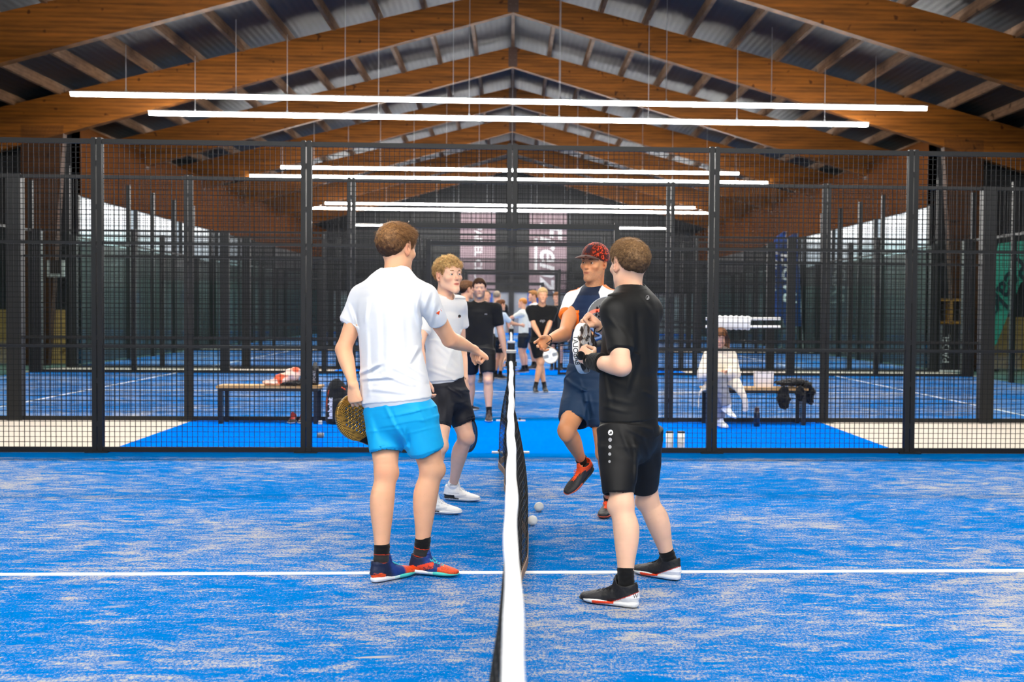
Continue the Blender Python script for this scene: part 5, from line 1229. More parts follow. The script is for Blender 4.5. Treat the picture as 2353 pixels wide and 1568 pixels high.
    for i in (0, 1):
        G, _ = shoe(H_.root, H_.ref, fts[i], fts[i]+f*.29*k, L_=.29*k, colf=lambda q, P: flatcol(shoes_)(q), solef=lambda q, P: flatcol('#d8d8d8')(q), lace='#333333', right=i == 1, h=h*.7, bow=False)
        sock(H_.root, H_.ref, ans[i], ks[i], .08*k, G, flatcol(socks_))
    return H_, hd, w_, sh_
EXTRAS = True
def others():
    Hx, hd, w_, sh_ = figure(1101, 14.25, 1.80, 178, 'stocky dark haired man in black t-shirt and black shorts walking towards the net', wide=1.14, hairs=('#2a1a10', '#4a2e1a', 'medium'), skin='#eab795', h=.0058,
                             feet=((-.13, .16), (.11, -.12)), handL=(-.34, .02, .82), handR=(.33, .02, .84), shoes_='#34292a', stubble=.55)
    decal(Hx.root, Hx.ref, sh_, txt('H', 5, bold=.05), 1116.5, 722.5, 1, M_logog, 'chest_emblem', sx=1.6)
    figure(1067, 15.6, 1.80, 60, 'brown haired man in dark top half hidden behind the curly blond player', top='#1c1d22', hairs=('#2c1b10', '#6b4526', 'side'), h=.007)
    Hg, hd, w_, sh_ = figure(1243, 19.0, 1.80, 176, 'smiling blond man in loose black t-shirt leaning forward beyond the open doorway', wide=1.08, lean=16, hairs=('#b98550', '#f1cf95', 'medium'), skin='#efb088', h=.0072,
                             feet=((.09, .06), (-.08, -.05)), handL=(-.02, .30, .93), handR=(.04, .34, .95), shoes_='#1c1c1e', headpitch=-2, socks_='#202022')
    decal(Hg.root, Hg.ref, sh_, txt('op', 10, bold=.03, shear=.2), 1246, 737, 1, M_logog, 'chest_emblem', sx=1.2)
    figure(1118, 21.5, 1.78, 185, 'bald bearded man with white towel, behind the black t-shirt man', top='#e8e8e8', hairs=('#5a4636', '#6a5648', 'buzz'), h=.009)
    figure(1141, 25.5, 1.83, 10, 'grey haired person in black seen from behind, far down the net', top='#16171a', hairs=('#8a7a6a', '#a89a88', 'buzz'), h=.009)
    figure(1148, 22.6, 1.60, 60, 'dark haired person in pale blue t-shirt reaching a hand over the far net', top='#cfe0f2', hairs=('#4a2a18', '#7a4a28', 'medium'), h=.008, handR=(.16, .48, 1.22), long_hair=True, bottom='#16181d')
    figure(1203, 24.8, 1.66, 290, 'ginger haired person in cream t-shirt reaching over the far net', top='#eef0e4', hairs=('#b06a30', '#d8924a', 'buzz'), h=.0085, handL=(-.1, .5, 1.22), bottom='#20242a')
    figure(1227, 26.2, 1.84, 250, 'dark blond man in white t-shirt behind the leaning blond man', top='#f2f2f2', hairs=('#6a4424', '#b07a42', 'side'), h=.0085, bottom='#22304a')
    figure(1279, 25.8, 1.80, 190, 'person in black behind the dark gate post, beside the leaning man', top='#141416', hairs=('#5a3a24', '#8a5a34', 'medium'), h=.0085)

def woman():
    H_ = Human('person', at(1655, 965, 13.76), 'woman with long brown hair and cream jacket sitting cross-legged on the right bench'); B = H_.B
    fw = az(188); rt = np.cross(fw, UP); hd = hframe(at(1655, 777, 13.74), az(200), -22); sc = .97
    hL, hR = a3((1664, 874, 13.84)), a3((1642, 874, 13.84)); kR, aR = a3((1646, 884, 13.41)), a3((1655, 958, 13.48)); kL, aL = a3((1652, 868, 13.36)), a3((1670, 932, 13.28))
    sL, sR = a3((1680, 818, 13.84)), a3((1628, 818, 13.84)); eL, wL = a3((1688, 862, 13.71)), a3((1664, 860, 13.50)); eR, wR = a3((1616, 862, 13.71)), a3((1644, 862, 13.50))
    head_sdf(B, hd, sc); B.tube([a3((1655, 835, 13.86)), a3((1655, 808, 13.84)), hd.w((0, -.02, -.03))], [.07, .05, .048], [.06, .05, .048], rt, k=.03)
    B.tube([a3((1654, 890, 13.84)), a3((1654, 850, 13.86)), a3((1654, 822, 13.84))], [.13, .11, .13], [.09, .08, .08], rt, k=.03)
    for s, e, w2, rr, hn in ((sL, eL, wL, .85, False), (sR, eR, wR, .85, True)): arm_sdf(B, s, e, w2, rr); hand_sdf(B, w2, unit(a3((1655, 858, 13.36))-w2), V(0, -.3, 1), hn, sc=.9)
    leg_sdf(B, hR, kR, aR, fw, .9, .9); leg_sdf(B, hL, kL, aL, fw, .9, .9)
    H_.body(.006, skin_col('#eab592', hd, sc, seed=9))
    hair(hd, sc, H_.root, H_.ref, 'medium', '#3a2114', '#8a5a34', .005, 0, 5)
    S = Sdf(); S.tube([hd.w(V(0, -.05, .07)), hd.w(V(.0, -.07, .0)), a3((1655, 800, 13.88)), a3((1656, 820, 13.90))], [.07, .088, .10, .09], [.05, .05, .045, .03], rt, k=.02)
    for s in (-1, 1): S.tube([hd.w(V(s*.045, .02, .09)), hd.w(V(s*.078, .02, .0)), a3((1655-s*17, 798, 13.82)), a3((1655-s*16, 822, 13.80))], [.022, .022, .026, .018], [.035, .04, .03, .018], fw, k=.02)
    S.disp(lim(lambda P: .004*vnoise(P, 60, 2))); S.mesh('long_hair', .005, M_hair, lambda P: mixc(flatcol('#38200f')(P), sstep(.05, -.2, hd.loc(P)[:, 2]), '#8a5f38'), H_.root, H_.ref)
    S = Sdf(); S.tube([a3((1656, 884, 13.81)), a3((1655, 870, 13.83)), a3((1655, 840, 13.84)), a3((1655, 818, 13.84)), a3((1655, 806, 13.83))], [.21, .19, .185, .17, .08], [.16, .15, .14, .12, .08], rt, k=.03, cap=.08)
    for s, e, w2 in ((sL, eL, wL), (sR, eR, wR)): S.tube([s, s*.5+e*.5, e], [.07, .08, .08], [.07, .08, .08], fw, k=.04); S.tube([e, e*.4+w2*.6, w2], [.08, .07, .055], [.08, .07, .055], UP, k=.03, cap=.3)
    folds(S, V(1, 0, 1), 9, .010, 44, stretch=.6)
    S.tube([a3((1690, 880, 13.56)), a3((1706, 905, 13.48)), a3((1712, 925, 13.46)), a3((1713, 944, 13.46))], [.07, .05, .04, .035], [.02, .016, .015, .012], rt, k=.03)
    S.tube([a3((1672, 870, 13.61)), a3((1690, 882, 13.56))], [.09, .07], [.03, .02], rt, k=.03); S.tube([a3((1622, 890, 13.66)), a3((1607, 905, 13.61)), a3((1605, 950, 13.58))], [.05, .012, .008], [.02, .01, .006], rt, k=.02)
    H_.obj(S, 'jacket', .0065, M_cloth, flatcol('#efe2cf'))
    S = Sdf(); S.tube([a3((1654, 872, 13.84)), a3((1654, 862, 13.81))], .15, .11, rt, k=.03)
    for hp, kn, an in ((hL, kL, aL), (hR, kR, aR)): S.tube([hp, hp*.5+kn*.5, kn], [.1, .092, .078], [.1, .092, .078], rt, k=.03); S.tube([kn, kn*.5+an*.5, an], [.078, .074, .066], [.078, .074, .07], rt, k=.03, cap=.2)
    folds(S, V(.3, 0, 1), 12, .006, 47, stretch=.5); H_.obj(S, 'trousers', .006, M_cloth, flatcol('#8b8b90'))
    for an, tr, fwd, upv in ((aL, False, V(.45, -.75, -.35), V(.3, -.2, .9)), (aR, True, V(.2, -1, 0), V(0, 0, 1))):
        f_ = unit(fwd); u_ = unit(upv); hl = an-f_*.05-u_*.085; 
        if tr: hl[2] = .0
        shoe(H_.root, H_.ref, hl, hl+f_*.26, up=u_, L_=.26, colf=lambda q, P: flatcol('#f4f4f2')(q), solef=lambda q, P: flatcol('#f4f4f2')(q), lace='#eeeeee', right=tr, h=.0045, bow=False)
if EXTRAS: others(); woman()
# ============================================================ THINGS
M_rack = vcol_mat('racket', rough=.35, spec=.5); M_rackm = vcol_mat('metallic racket', rough=.33, spec=.6, metal=.45)
def racket(center, axis, normal, label, colf, mat=None, h=.0028, rim=None, grip='#161616'):
    """axis: from the middle of the head towards the grip; normal: the face turned to us"""
    z = -unit(axis); y = V(normal); y = unit(y-z*(y@z)); x = np.cross(y, z); R_ = np.stack([x, y, z], 1); o = V(center)-z*.322; r = empty('padel_racket'); tag(r, label, 'racket', 'padel rackets'); r.matrix_world = Matrix(np.vstack([np.hstack([R_, o[:, None]]), [0, 0, 0, 1]]).tolist())
    S = Sdf(); hol = []
    for i in range(-5, 6):
        for j in range(-5, 6):
            hx, hz = i*.021+(.0105 if j % 2 else 0), .325+j*.0185
            if (hx/.088)**2+((hz-.325)/.092)**2 < 1: hol.append((hx, hz))
    hol = np.array(hol)
    def f(P):
        a = np.hypot(P[:, 0]/.13, (P[:, 2]-.322)/.133); d = (a-1)*.13
        t = np.clip((P[:, 2]-.14)/.11, 0, 1); px_ = .010+.078*t; s1 = np.hypot(np.abs(P[:, 0])-px_, np.maximum(0, np.maximum(.14-P[:, 2], P[:, 2]-.25)))-.013; d = np.minimum(d, s1)
        s2 = np.maximum(np.abs(P[:, 0])-.022, np.abs(P[:, 2]-.145)-.02); d = np.minimum(d, s2)
        dd = np.sqrt(((P[:, None, 0]-hol[None, :, 0])**2+(P[:, None, 2]-hol[None, :, 1])**2)).min(1)-.0056 if len(P) else d
        d = np.maximum(d, -dd); w_ = np.abs(P[:, 1])-.0185; q = np.stack([d+.005, w_+.005], 1); return np.minimum(q.max(1), 0)+np.hypot(np.maximum(q[:, 0], 0), np.maximum(q[:, 1], 0))-.005
    def fm(P):
        out = np.empty(len(P))
        for c in range(0, len(P), 60000): out[c:c+60000] = f(P[c:c+60000])
        return out
    S.p.append((fm, V(-.135, -.02, .12), V(.135, .02, .457), .001, 'u'))
    S.mesh('racket_head', h, mat or M_rack, colf, r)
    G = Sdf(); G.tube([V(0, 0, .0), V(0, 0, .15)], .0155, .0175, V(1, 0, 0), cap=.2); G.ell((0, 0, 0), (.019, .020, .008)); G.disp(lim(lambda P: .0008*np.sin(P[:, 2]*400+P[:, 0]*60)))
    g = G.mesh('grip', .003, M_cloth, flatcol(grip), r)
    return r
COLA_SIDE = 1
def colA(P):
    x, y, z = P.T; zz = z-.322; C = np.tile(np.array(srgb('#b48a35')), (len(P), 1)); x = -x*COLA_SIDE; rr = np.hypot(x+.10, zz*.8-.01)
    ln = np.abs(((zz*.9+.35*x+.010*np.sin(x*75+zz*12))/.0078) % 1-.5) < .22; C = mixc(C, (ln*(x < .012+.014*np.sin(zz*75))).astype(float), '#120e08')
    return mixc(C, (z < .215).astype(float), '#15120e')
racket(a3((826, 958, 6.02)), unit(V(.50, .12, -.85)), V(.42, -.88, .1), 'gold padel racket with black wavy lines, held low by the tall man from behind', colA, M_rackm, .0024)
def colC(P):
    x, y, z = P.T; C = np.tile(np.array(srgb('#2b2d33')), (len(P), 1)); rr = np.hypot(x, z-.24); C = mixc(C, (np.abs(rr-.105) < .0105).astype(float)*(z > .26), '#ee5a34')
    e_ = np.hypot(x/.13, (z-.322)/.133); C = mixc(C, (e_ > .955).astype(float), '#b9c2cf'); return mixc(C, (z < .22).astype(float), '#24508a')
racket(a3((1397, 729, 6.88)), unit(V(-.62, -.15, -.78)), V(-.3, -.95, .1), 'black padel racket with an orange arc, held up by the man in the cap', colC)
def colD(P):
    x, y, z = P.T; C = np.tile(np.array(srgb('#f4f4f4')), (len(P), 1)); n_ = np.sin(x*90+5*vnoise(P*V(1, .2, 1), 20, 2))+np.sin(z*70+4*vnoise(P*V(1, .2, 1), 15, 5))
    C = mixc(C, ((n_ > .25)*(np.abs(y) > .014)).astype(float), '#3a3430'); C = mixc(C, ((np.abs(n_) < .12)*(np.abs(y) > .014)).astype(float), '#b09a80'); return mixc(C, (z < .21).astype(float), '#1a1a1a')
RD = racket(a3((1340, 801, 5.72)), unit(V(.35, .93, .05)), V(.93, -.36, .05), 'white padel racket with black pattern, held edge-on by the man in black', colD)
for nm, zc in (('Ba', .0), ('LAT', 1)):
    pass
def rim_text(r, s, ang0, size, mat):
    """lettering wrapped round the rim, ang in the plane of the racket"""
    me = text_mesh(s, size, 0, bold=.0004); w_ = [v.co.x for v in me.vertices]; 
    for v in me.vertices:
        a = ang0 + v.co.x/.131; v.co = Vector((math.cos(a)*.1312, v.co.y, .322+math.sin(a)*.1342))
    me.materials.clear(); me.materials.append(mat); o = link('lettering', me, r); return o
rim_text(RD, 'BABOLAT', math.radians(88+2), .036, M_logok)
def colB(P): x, y, z = P.T; C = np.tile(np.array(srgb('#1c2126')), (len(P), 1)); return mixc(C, (np.hypot(x/.13, (z-.322)/.133) < .8).astype(float), '#2d5a86')
racket(a3((1074, 999, 8.26)), unit(V(-.04, .02, 1)), V(.88, -.45, .1), 'dark padel racket hanging behind the knee of the curly blond player', colB, h=.0035)
def colG(P):
    x, y, z = P.T; zz = z-.322; C = np.tile(np.array(srgb('#e9ecee')), (len(P), 1)); C = mixc(C, (np.abs(np.abs(x)-np.abs(zz)) < .018).astype(float), '#ffffff'); C = mixc(C, ((np.abs(x) > .035)*(np.abs(zz) < .028)).astype(float), '#8d9298')
    return mixc(C, (np.hypot(x/.13, zz/.133) > .93).astype(float), '#b9a890')
racket(a3((1265, 818, 18.55)), unit(V(-.25, .25, .95)), V(-.1, -1, .1), 'white padel racket with a pale cross, hanging from the leaning blond man', colG, h=.005)

# balls
def ball(px, py, label):
    p = at(px, py, 3663/(py-712+12)); D = p.y-CAM.y
    # floor point below the ball
    o = None; S = Sdf(); S.ball((0, 0, 0), .0335)
    for k_ in range(1): pass
    b = MB(); n, m = 32, 20; vs = []
    for i in range(m+1):
        for j in range(n): th, ph = pi*i/m, 2*pi*j/n; vs.append((.0335*math.sin(th)*math.cos(ph), .0335*math.sin(th)*math.sin(ph), .0335*math.cos(th)))
    b.add(vs, [(i*n+j, (i+1)*n+j, (i+1)*n+(j+1) % n, i*n+(j+1) % n) for i in range(m) for j in range(n)])
    r = b.build('ball', M_ball, None, True); tag(r, label, 'ball', 'white balls on the court')
    seam = MB(); pts = []
    for i in range(49): t = 2*pi*i/48; a = .44; v = Vector((a*math.cos(t)+.33*math.cos(3*t), a*math.sin(t)-.33*math.sin(3*t), 2*math.sqrt(a*.33)*math.sin(2*t))); v.normalize(); pts.append(v*.0336)
    seam.tube(pts, .0008, 4); s_ = seam.build('seam', simple('ball seam', '#c9c9c2', .8), r); return r
M_ball = simple('white felt', '#eeefe9', .95, bump=.6, bscale=900)
for px, gy, lab in ((1238.5, 1176, 'white padel ball on the blue court, the farther of the two by the net'), (1223.5, 1208, 'white padel ball on the blue court, the nearer of the two by the net')):
    p = ground(px, gy); o = ball(px, gy, lab); o.location = (p.x, p.y, .0335); o.rotation_euler = (.8, .3, px)

# benches in the corridor
M_bw = wood_mat('bench boards', '#b98a52', '#d9b27a', 3); M_bs = simple('bench steel', '#141517', .4)
def bench(x0, x1, y, label):
    r = empty('bench', ((x0+x1)/2, y, 0)); tag(r, label, 'bench', 'benches in the corridor'); w_ = (x1-x0)/2
    for i in range(3): MB().box(-w_, w_, -.17+.116*i, -.17+.116*i+.108, .435, .465).build('seat_board', M_bw, r)
    MB().box(-w_+.03, w_-.03, -.16, .17, .40, .435).build('frame', M_bs, r)
    for sx in (-1, 1):
        for sy in (-1, 1): MB().box(sx*(w_-.055)-.022, sx*(w_-.055)+.022, sy*.145-.022, sy*.145+.022, 0, .40).build('leg', M_bs, r)
    return r
YB = 7.84
xa = lambda px, D: at(px, 900, D).x
DB = YB-CAM.y
bench(xa(504, DB), xa(740, DB), YB, 'left bench with wooden seat, clothes and a backpack beside it')
bench(xa(1612, DB), xa(1850, DB), YB, 'right bench with wooden seat, where the woman sits')
def blob(name, label, cat, prims, h, col, mat=None, disp=None, group=None, parent=None):
    S = Sdf()
    for c, r in prims: S.ell(c, r, None, .03)
    if disp: S.disp(lim(disp))
    lo, hi = S.bounds(); ref = V((lo[0]+hi[0])/2, (lo[1]+hi[1])/2, lo[2]); o = S.mesh(name, h, mat or M_cloth, col, parent, ref); o.location = (ref[0], ref[1], ref[2]+.008)
    if label: tag(o, label, cat, group)
    return o
B3 = lambda px, py, D: a3((px, py, D))
wr_ = lambda P: .014*vnoise(P, 22, 3)+.008*vnoise(P, 48, 4)
blob('jacket', 'crumpled salmon and white sports jacket on the left bench', 'jacket', [(B3(628, 881, DB-.02), (.12, .11, .035)), (B3(650, 874, DB-.02), (.11, .10, .07)), (B3(670, 866, DB), (.09, .10, .09)), (B3(680, 858, DB+.02), (.06, .07, .07))], .007, lambda P: mixc(flatcol('#f3cdbd')(P), sstep(.1, .4, vnoise(P, 16, 6)), '#e8633f'), disp=wr_)
blob('clothes', 'black clothes heaped on the left bench beside the salmon jacket', 'clothes', [(B3(672, 884, DB-.08), (.14, .07, .03)), (B3(702, 882, DB-.02), (.10, .09, .035)), (B3(700, 878, DB+.05), (.07, .06, .06))], .007, flatcol('#151416'), disp=wr_)
# black thermos-like racket cover with pale lettering standing on the bench
rc = MB().lathe((0, 0, 0), [(.040, 0), (.043, .02), (.043, .20), (.034, .235), (.026, .24), (.026, .275), (.012, .285)], 24).build('bottle', simple('black bottle', '#17181a', .35), None, True)
p = at(724, 889, DB-.03); rc.location = (p.x, p.y, .465); tag(rc, 'tall black bottle with pale vertical lettering standing on the left bench', 'bottle')
text_obj('lettering', 'SPORT', .05, M_logog, (0, -.0445, .11), Matrix.Rotation(pi/2, 4, 'X') @ Matrix.Rotation(pi/2, 4, 'Z'), rc)
# backpack
def backpack():
    p = at(776, 973, DB-.12); r = empty('backpack', (p.x, p.y, 0)); tag(r, 'black padel backpack with orange zips and white lettering, on the floor by the left bench', 'backpack')
    S = Sdf(); S.tube([V(0, 0, .03), V(0, 0, .2), V(-.01, 0, .42), V(-.02, 0, .50)], [.145, .15, .12, .06], [.11, .12, .10, .06], V(1, 0, 0), k=.03, cap=.35); S.cut((0, 0, .002), (0, 0, -1)); S.disp(lim(lambda P: .006*vnoise(P, 14, 2)))
    S.mesh('bag_body', .006, M_cloth, flatcol('#191a1b'), r)
    S = Sdf(); S.tube([V(.03, -.10, .05), V(.03, -.105, .25), V(.03, -.10, .3)], [.085, .085, .07], [.035, .035, .03], V(1, 0, 0), k=.03, cap=.5); S.mesh('front_pocket', .006, M_cloth, flatcol('#222324'), r)
    zo = simple('orange zip', '#ff5a1c', .5)
    MB().tube([(-.115, -.06, .12), (-.12, -.065, .28), (-.10, -.07, .40), (-.06, -.06, .47)], .007, 8).build('zip', zo, r, True)
    MB().tube([(.0, -.08, .46), (.06, -.07, .45), (.10, -.05, .42)], .009, 8).build('zip', zo, r, True)
    MB().tube([(-.04, -.02, .50), (-.03, -.03, .55), (.02, -.03, .55), (.03, -.02, .50)], .010, 8).build('handle', M_dark, r, True)
    text_obj('lettering', 'babolat', .085, M_logow, (-.068, -.118, .2), Matrix.Rotation(pi/2, 4, 'X') @ Matrix.Rotation(pi/2, 4, 'Z'), r, bold=.004)
backpack()
# shoes on the floor under the left bench
for px, lab in ((671, 'red and black sports shoe on the floor under the left bench'), (694, 'second red and black shoe, half hidden behind the fence post')):
    r = empty('shoe_pair_item'); r.name = 'sports_shoe'; p = at(px, 974, DB-.05); r.location = (p.x, p.y, 0); tag(r, lab, 'shoe', 'shoes under the left bench')
    shoe(r, V(p.x, p.y, 0), V(p.x, p.y+.14, 0), V(p.x, p.y-.14, 0), L_=.28, colf=lambda q, P: mixc(flatcol('#2a2224')(q), (q[:, 2] > .06).astype(float), '#b0342a'), solef=lambda q, P: flatcol('#e6ded4')(q), lace='#b0342a', h=.0045, bow=False)
# clear water bottle at the near fence
M_water = glassy('clear plastic', (.80, .92, 1.0)); Mblue = simple('label', '#8d9296', .5)
def water():
    p = ground(733, 1036); r = empty('water_bottle', (p.x, p.y+.08, 0)); tag(r, 'clear plastic water bottle with a white cap behind the near fence', 'bottle')
    MB().lathe((0, 0, 0), [(.03, 0), (.036, .01), (.034, .06), (.036, .10), (.034, .2), (.020, .235), (.014, .25), (.014, .265)], 24).build('bottle_body', M_water, r, True)
    MB().lathe((0, 0, .12), [(.0365, 0), (.0365, .045)], 24).build('label', Mblue, r, True); MB().lathe((0, 0, .255), [(.021, 0), (.021, .028), (.018, .034)], 20).build('cap', simple('white cap', '#f3f3f3', .4), r)
water()
# tubes of balls behind the near fence
for px, lab in ((1538.5, 'left white tube of padel balls with black lid behind the near fence'), (1565, 'right white tube of padel balls with black lid behind the near fence')):
    p = at(px, 1032, 11.2); r = empty('ball_tube', (p.x, p.y, 0)); tag(r, lab, 'ball tube', 'tubes of balls behind the near fence')
    MB().lathe((0, 0, 0), [(.0365, 0), (.0375, .004), (.0375, .185)], 24).build('tube_body', simple('white tube', '#efeeea', .35, var=.15, vscale=18), r, True)
    MB().lathe((0, 0, .183), [(.039, 0), (.039, .012), (.036, .014)], 24).build('lid', M_dark, r)
p = at(1739, 978, DB-.30); r = empty('thermos', (p.x, p.y, 0)); tag(r, 'dark flask with a brown lid on the floor in front of the right bench', 'bottle')
MB().lathe((0, 0, 0), [(.034, 0), (.037, .004), (.037, .16), (.030, .185)], 24).build('flask_body', simple('navy flask', '#1c2233', .3), r, True); MB().lathe((0, 0, .183), [(.028, 0), (.028, .045), (.022, .055)], 20).build('lid', simple('brown lid', '#4a2f26', .4), r)
# paper bag on the right bench
p = at(1754, 893, DB); r = empty('paper_bag', (p.x, p.y, .465)); tag(r, 'white paper bag with small black dots standing on the right bench', 'bag')
b = MB(); n = 8; vs = []
for z, wx, wy in ((0, .11, .055), (.1, .113, .057), (.195, .118, .05)):
    for (sx, sy) in ((-1, -1), (-.33, -1.05), (.33, -1), (1, -1), (1, 1), (.33, 1.03), (-.33, 1), (-1, 1)): vs.append((sx*wx, sy*wy, z+.004*math.sin(7*sx+z*40)*(z > .15)))
b.add(vs, [(i*8+j, i*8+(j+1) % 8, i*8+8+(j+1) % 8, i*8+8+j) for i in range(2) for j in range(8)]+[tuple(range(7, -1, -1))]); b.build('bag_body', simple('white paper', '#f0e9e6', .8), r)
for s in (-1, 1): MB().tube([(s*.045, -.052, .17), (s*.045, -.056, .205), (s*.0, -.056, .21), (-s*.0, -.056, .205)], .003, 6).build('handle', M_dark, r)
# black jacket over the end of the right bench
blob('jacket', 'black jacket draped over the right end of the right bench', 'jacket', [(B3(1808, 882, DB-.02), (.16, .17, .03)), (B3(1826, 879, DB), (.12, .18, .045)), (B3(1852, 886, DB-.02), (.07, .17, .05)), (B3(1862, 902, DB-.02), (.045, .15, .08)), (B3(1861, 918, DB-.02), (.04, .12, .07)), (B3(1800, 912, DB-.21), (.085, .03, .12)), (B3(1802, 926, DB-.22), (.07, .03, .09)), (B3(1838, 905, DB-.2), (.06, .03, .10))], .008, flatcol('#111112'), disp=wr_)
# white printed cover rolled round two white bars on the far side of the corridor
r = empty('equipment_rack', tuple(at(1700, 744, 13.99))); ox = V(r.location); tag(r, 'white printed cover round two white horizontal bars, above the seated woman', 'rack')
Mw = simple('white bar', '#f2f2f0', .5)
for py in (733, 751.5): MB().tube([V(*at(1622, py, 13.99))-ox, V(*at(1793, py, 13.99))-ox], .019, 12).build('bar', Mw, r, True)
S = Sdf(); S.tube([a3((1646, 742, 13.97)), a3((1688, 742, 13.97)), a3((1724, 743, 13.97))], .088, .028, UP, k=.01, cap=.1); S.disp(lim(lambda P: .005*np.sin(P[:, 0]*88))); S.mesh('cover', .005, M_cloth, flatcol('#f4f4f2'), r, ox)
text_obj('lettering', 'VIBRO-1', .045, M_logok, V(*at(1678, 741, 13.99))-ox+V(0, -.012, 0), (pi/2, 0, 0), r)

# ------------------------------------------------------------ far banners, flags, boards
def banner(px0, px1, py0, py1, D, label, col, words, size, group='banners on the far wall', shear=0, tx=0, font_col=M_white):
    a, b_ = at(px0, py0, D), at(px1, py1, D); w_ = b_.x-a.x; hh = a.z-b_.z; r = empty('banner', ((a.x+b_.x)/2, a.y, b_.z)); tag(r, label, 'banner', group)
    MB().box(-w_/2, w_/2, -.012, .012, 0, hh).build('cloth', simple('banner cloth '+str(px0), col, .7, var=.08, vscale=.8), r)
    MB().prism((-w_/2-.05, 0, hh), (w_/2+.05, 0, hh), .05, .05).build('top_bar', M_alu, r)
    text_obj('lettering', words, size, font_col, (tx, -.02, hh*.46), Matrix.Rotation(pi/2, 4, 'X') @ Matrix.Rotation(-pi/2, 4, 'Z'), r, shear=shear, bold=size*.012); return r
banner(1058, 1138, 487, 672, 64.83, 'pinkish banner with a narrow white vertical line of letters, left on the far wall', '#9d878c', 'PADEL CLUB', .62, font_col=M_white)
rb = banner(1217, 1301, 487, 672, 64.83, 'pinkish banner with big white script lettering, right on the far wall', '#9d878c', 'Frenz', 1.75, shear=.25, tx=.1)
MB().box(-.78, -.62, -.03, -.014, 1.2, 3.1).build('stripe', M_white, rb)
M_bluef = simple('blue banner', '#35549a', .7, var=.1)
for i, (px0, px1, py0, py1, D) in enumerate(((1105, 1132, 674, 700, 64.8), (1212, 1240, 674, 704, 64.8), (1292, 1318, 690, 730, 64.8))):
    a, b_ = at(px0, py0, D), at(px1, py1, D); r = MB().box(a.x, b_.x, -.02, .02, b_.z, a.z).build('banner', M_bluef); r.location.y = YFAR-.075
    tag(r, ('small blue board hanging left of the net line, far off', 'small blue board behind the far players, right of the net line', 'blue board right of the dark gate post')[i], 'banner', 'blue boards in the distance')

def feather(px, D, z0, z1, lean, width, label, col, words, size, tcol, group=None, bulge=1):
    p = at(px, 800, D); r = empty('feather_flag', (p.x, p.y, 0)); tag(r, label, 'flag', group)
    pole = [(lean*(t**1.5)*.0+lean*t, 0, z1*t) for t in np.linspace(0, 1, 12)]; MB().tube(pole, .014, 8).build('pole', M_alu, r, True)
    MB().lathe((0, 0, 0), [(.20, 0), (.20, .03), (.05, .06), (.03, .12)], 20).build('base', M_dark, r)
    n = 18; vs = []
    for i in range(n+1):
        t = i/n; z = z0+(z1-z0)*t; w_ = width*(.35+.75*math.sin(pi*min(1, .18+.72*t)))*(1 if t < .93 else max(.1, (1-t)/.07)**.5)
        for j in range(7): u = j/6; vs.append((lean*z/z1 - w_*u, .03*math.sin(u*4+z*2), z))
    f = MB().add(vs+[(x, y+.004, z) for x, y, z in vs], [(i*7+j, i*7+j+1, i*7+8+j, i*7+7+j) for i in range(n) for j in range(6)]+[((n+1)*7+i*7+j, (n+1)*7+i*7+7+j, (n+1)*7+i*7+8+j, (n+1)*7+i*7+j+1) for i in range(n) for j in range(6)]).build('cloth', col, r, True)
    ang = math.atan2(z1, lean) if lean else pi/2
    text_obj('lettering', words, size, tcol, (lean*.55-width*.5, -.05, z0*.5+z1*.52), Matrix.Rotation(pi/2, 4, 'X') @ Matrix.Rotation(-pi/2 if not lean else ang, 4, 'Z'), r, bold=size*.02, shear=.2 if lean else 0)
    return r
feather(1846, 37.0, .9, 4.0, -.25, .75, 'dark blue feather flag with white vertical lettering beyond the third court', simple('navy flag', '#17346a', .7), 'PADEL', .62, M_white, 'feather flags')
feather(1796, 37.6, 1.2, 4.1, .1, .55, 'blue and white feather flag half hidden by a dark post, left of the navy flag', simple('blue flag', '#2a4f9c', .7), 'SPORT', .5, M_white, 'feather flags')
# teal banner with script lettering leaning at the right edge
r = empty('teal_banner', tuple(at(2262, 832, 26.6))); r.location.z = 0; tag(r, 'big teal leaning banner with dark script lettering at the right edge', 'banner')
o3 = V(r.location); Mteal = simple('teal cloth', '#3fae97', .7, var=.12, vscale=2)
out = [(2262, 832), (2262, 700), (2282, 628), (2296, 560), (2353, 553), (2420, 552), (2420, 600), (2345, 650), (2318, 720), (2290, 790)]
vs = [V(*at(x, y, 26.6))-o3 for x, y in out]; n = len(vs); vs2 = [v+V(0, .04, 0) for v in vs]
MB().add(vs+vs2, [tuple(range(n-1, -1, -1)), tuple(range(n, 2*n))]+[(i, (i+1) % n, n+(i+1) % n, n+i) for i in range(n)]).build('cloth', Mteal, r)
tc = V(*at(2314, 664, 26.5))-o3; text_obj('lettering', 'Peakz', .72, simple('dark teal print', '#12333a', .7), tuple(tc), Matrix.Rotation(pi/2, 4, 'X') @ Matrix.Rotation(math.radians(236), 4, 'Z'), r, shear=.2, bold=.014)
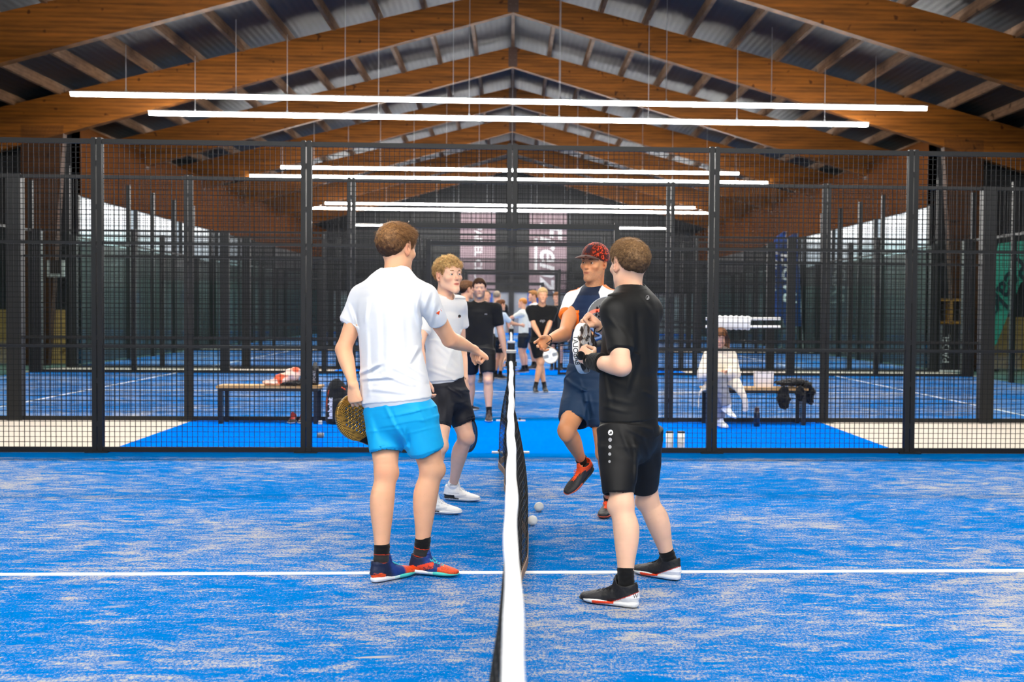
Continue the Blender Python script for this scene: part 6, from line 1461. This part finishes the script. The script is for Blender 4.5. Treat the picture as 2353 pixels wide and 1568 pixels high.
MB().tube([V(*at(2262, 835, 26.62))-o3+V(0, .05, 0), V(*at(2300, 560, 26.62))-o3+V(0, .05, 0)], .02, 8).build('pole', M_alu, r)
MB().box(-.25, .25, -.25, .25, 0, .05).build('base', M_dark, r)
# wooden cabinet with open shelves and a standing bag beside the right column
def cabinet(px0, px1, D, label, hh):
    a, b_ = at(px0, 800, D), at(px1, 800, D); w_ = (b_.x-a.x)/2; r = empty('shelf_cabinet', ((a.x+b_.x)/2, a.y, 0)); tag(r, label, 'cabinet', 'wooden cabinets by the right wall'); Mc = wood_mat('cabinet wood %d' % px0, '#a8732c', '#d39b4b', 3)
    for s in (-1, 0, 1): MB().box(s*w_-.025, s*w_+.025, -.2, .2, 0, hh).build('upright', Mc, r)
    for z in (0, hh*.66, hh-.05): MB().box(-w_, w_, -.2, .2, z, z+.05).build('shelf', Mc, r)
    MB().box(-w_, w_, .17, .19, .05, hh*.66).build('back_panel', Mc, r); MB().box(-w_, w_, .17, .19, hh*.66+.05, hh-.05).build('back_panel', M_dark, r)
    return r
cabinet(2142, 2214, 26.75, 'light wooden cabinet with dark openings beside the right timber column', 1.74)
p = at(2182, 800, 26.25); r = empty('sports_bag', (p.x, p.y, 0)); tag(r, 'black upright bag with white lettering in front of the wooden cabinet', 'bag')
MB().box(-.22, .22, -.10, .10, .03, 1.12).build('bag_body', simple('black canvas', '#131417', .7), r); text_obj('lettering', 'PADEL', .24, M_logow, (-.12, -.125, .55), Matrix.Rotation(pi/2, 4, 'X') @ Matrix.Rotation(pi/2, 4, 'Z'), r)
MB().box(-.32, .32, -.18, .18, 0, .03).build('base', M_white, r)
# white framed notice by the left column
a = at(134, 618, 27.2); a.y = Y0-.131; r = MB().box(-.2, .2, -.02, .02, -.2, .2).build('notice_frame', simple('pale frame', '#b9b9b5', .6)); r.location = tuple(a); tag(r, 'pale square notice on the timber column at the far left', 'sign')
MB().box(-.13, .13, -.03, -.021, -.12, .2).build('notice_sheet', simple('dark sheet', '#2a211c', .6), r)
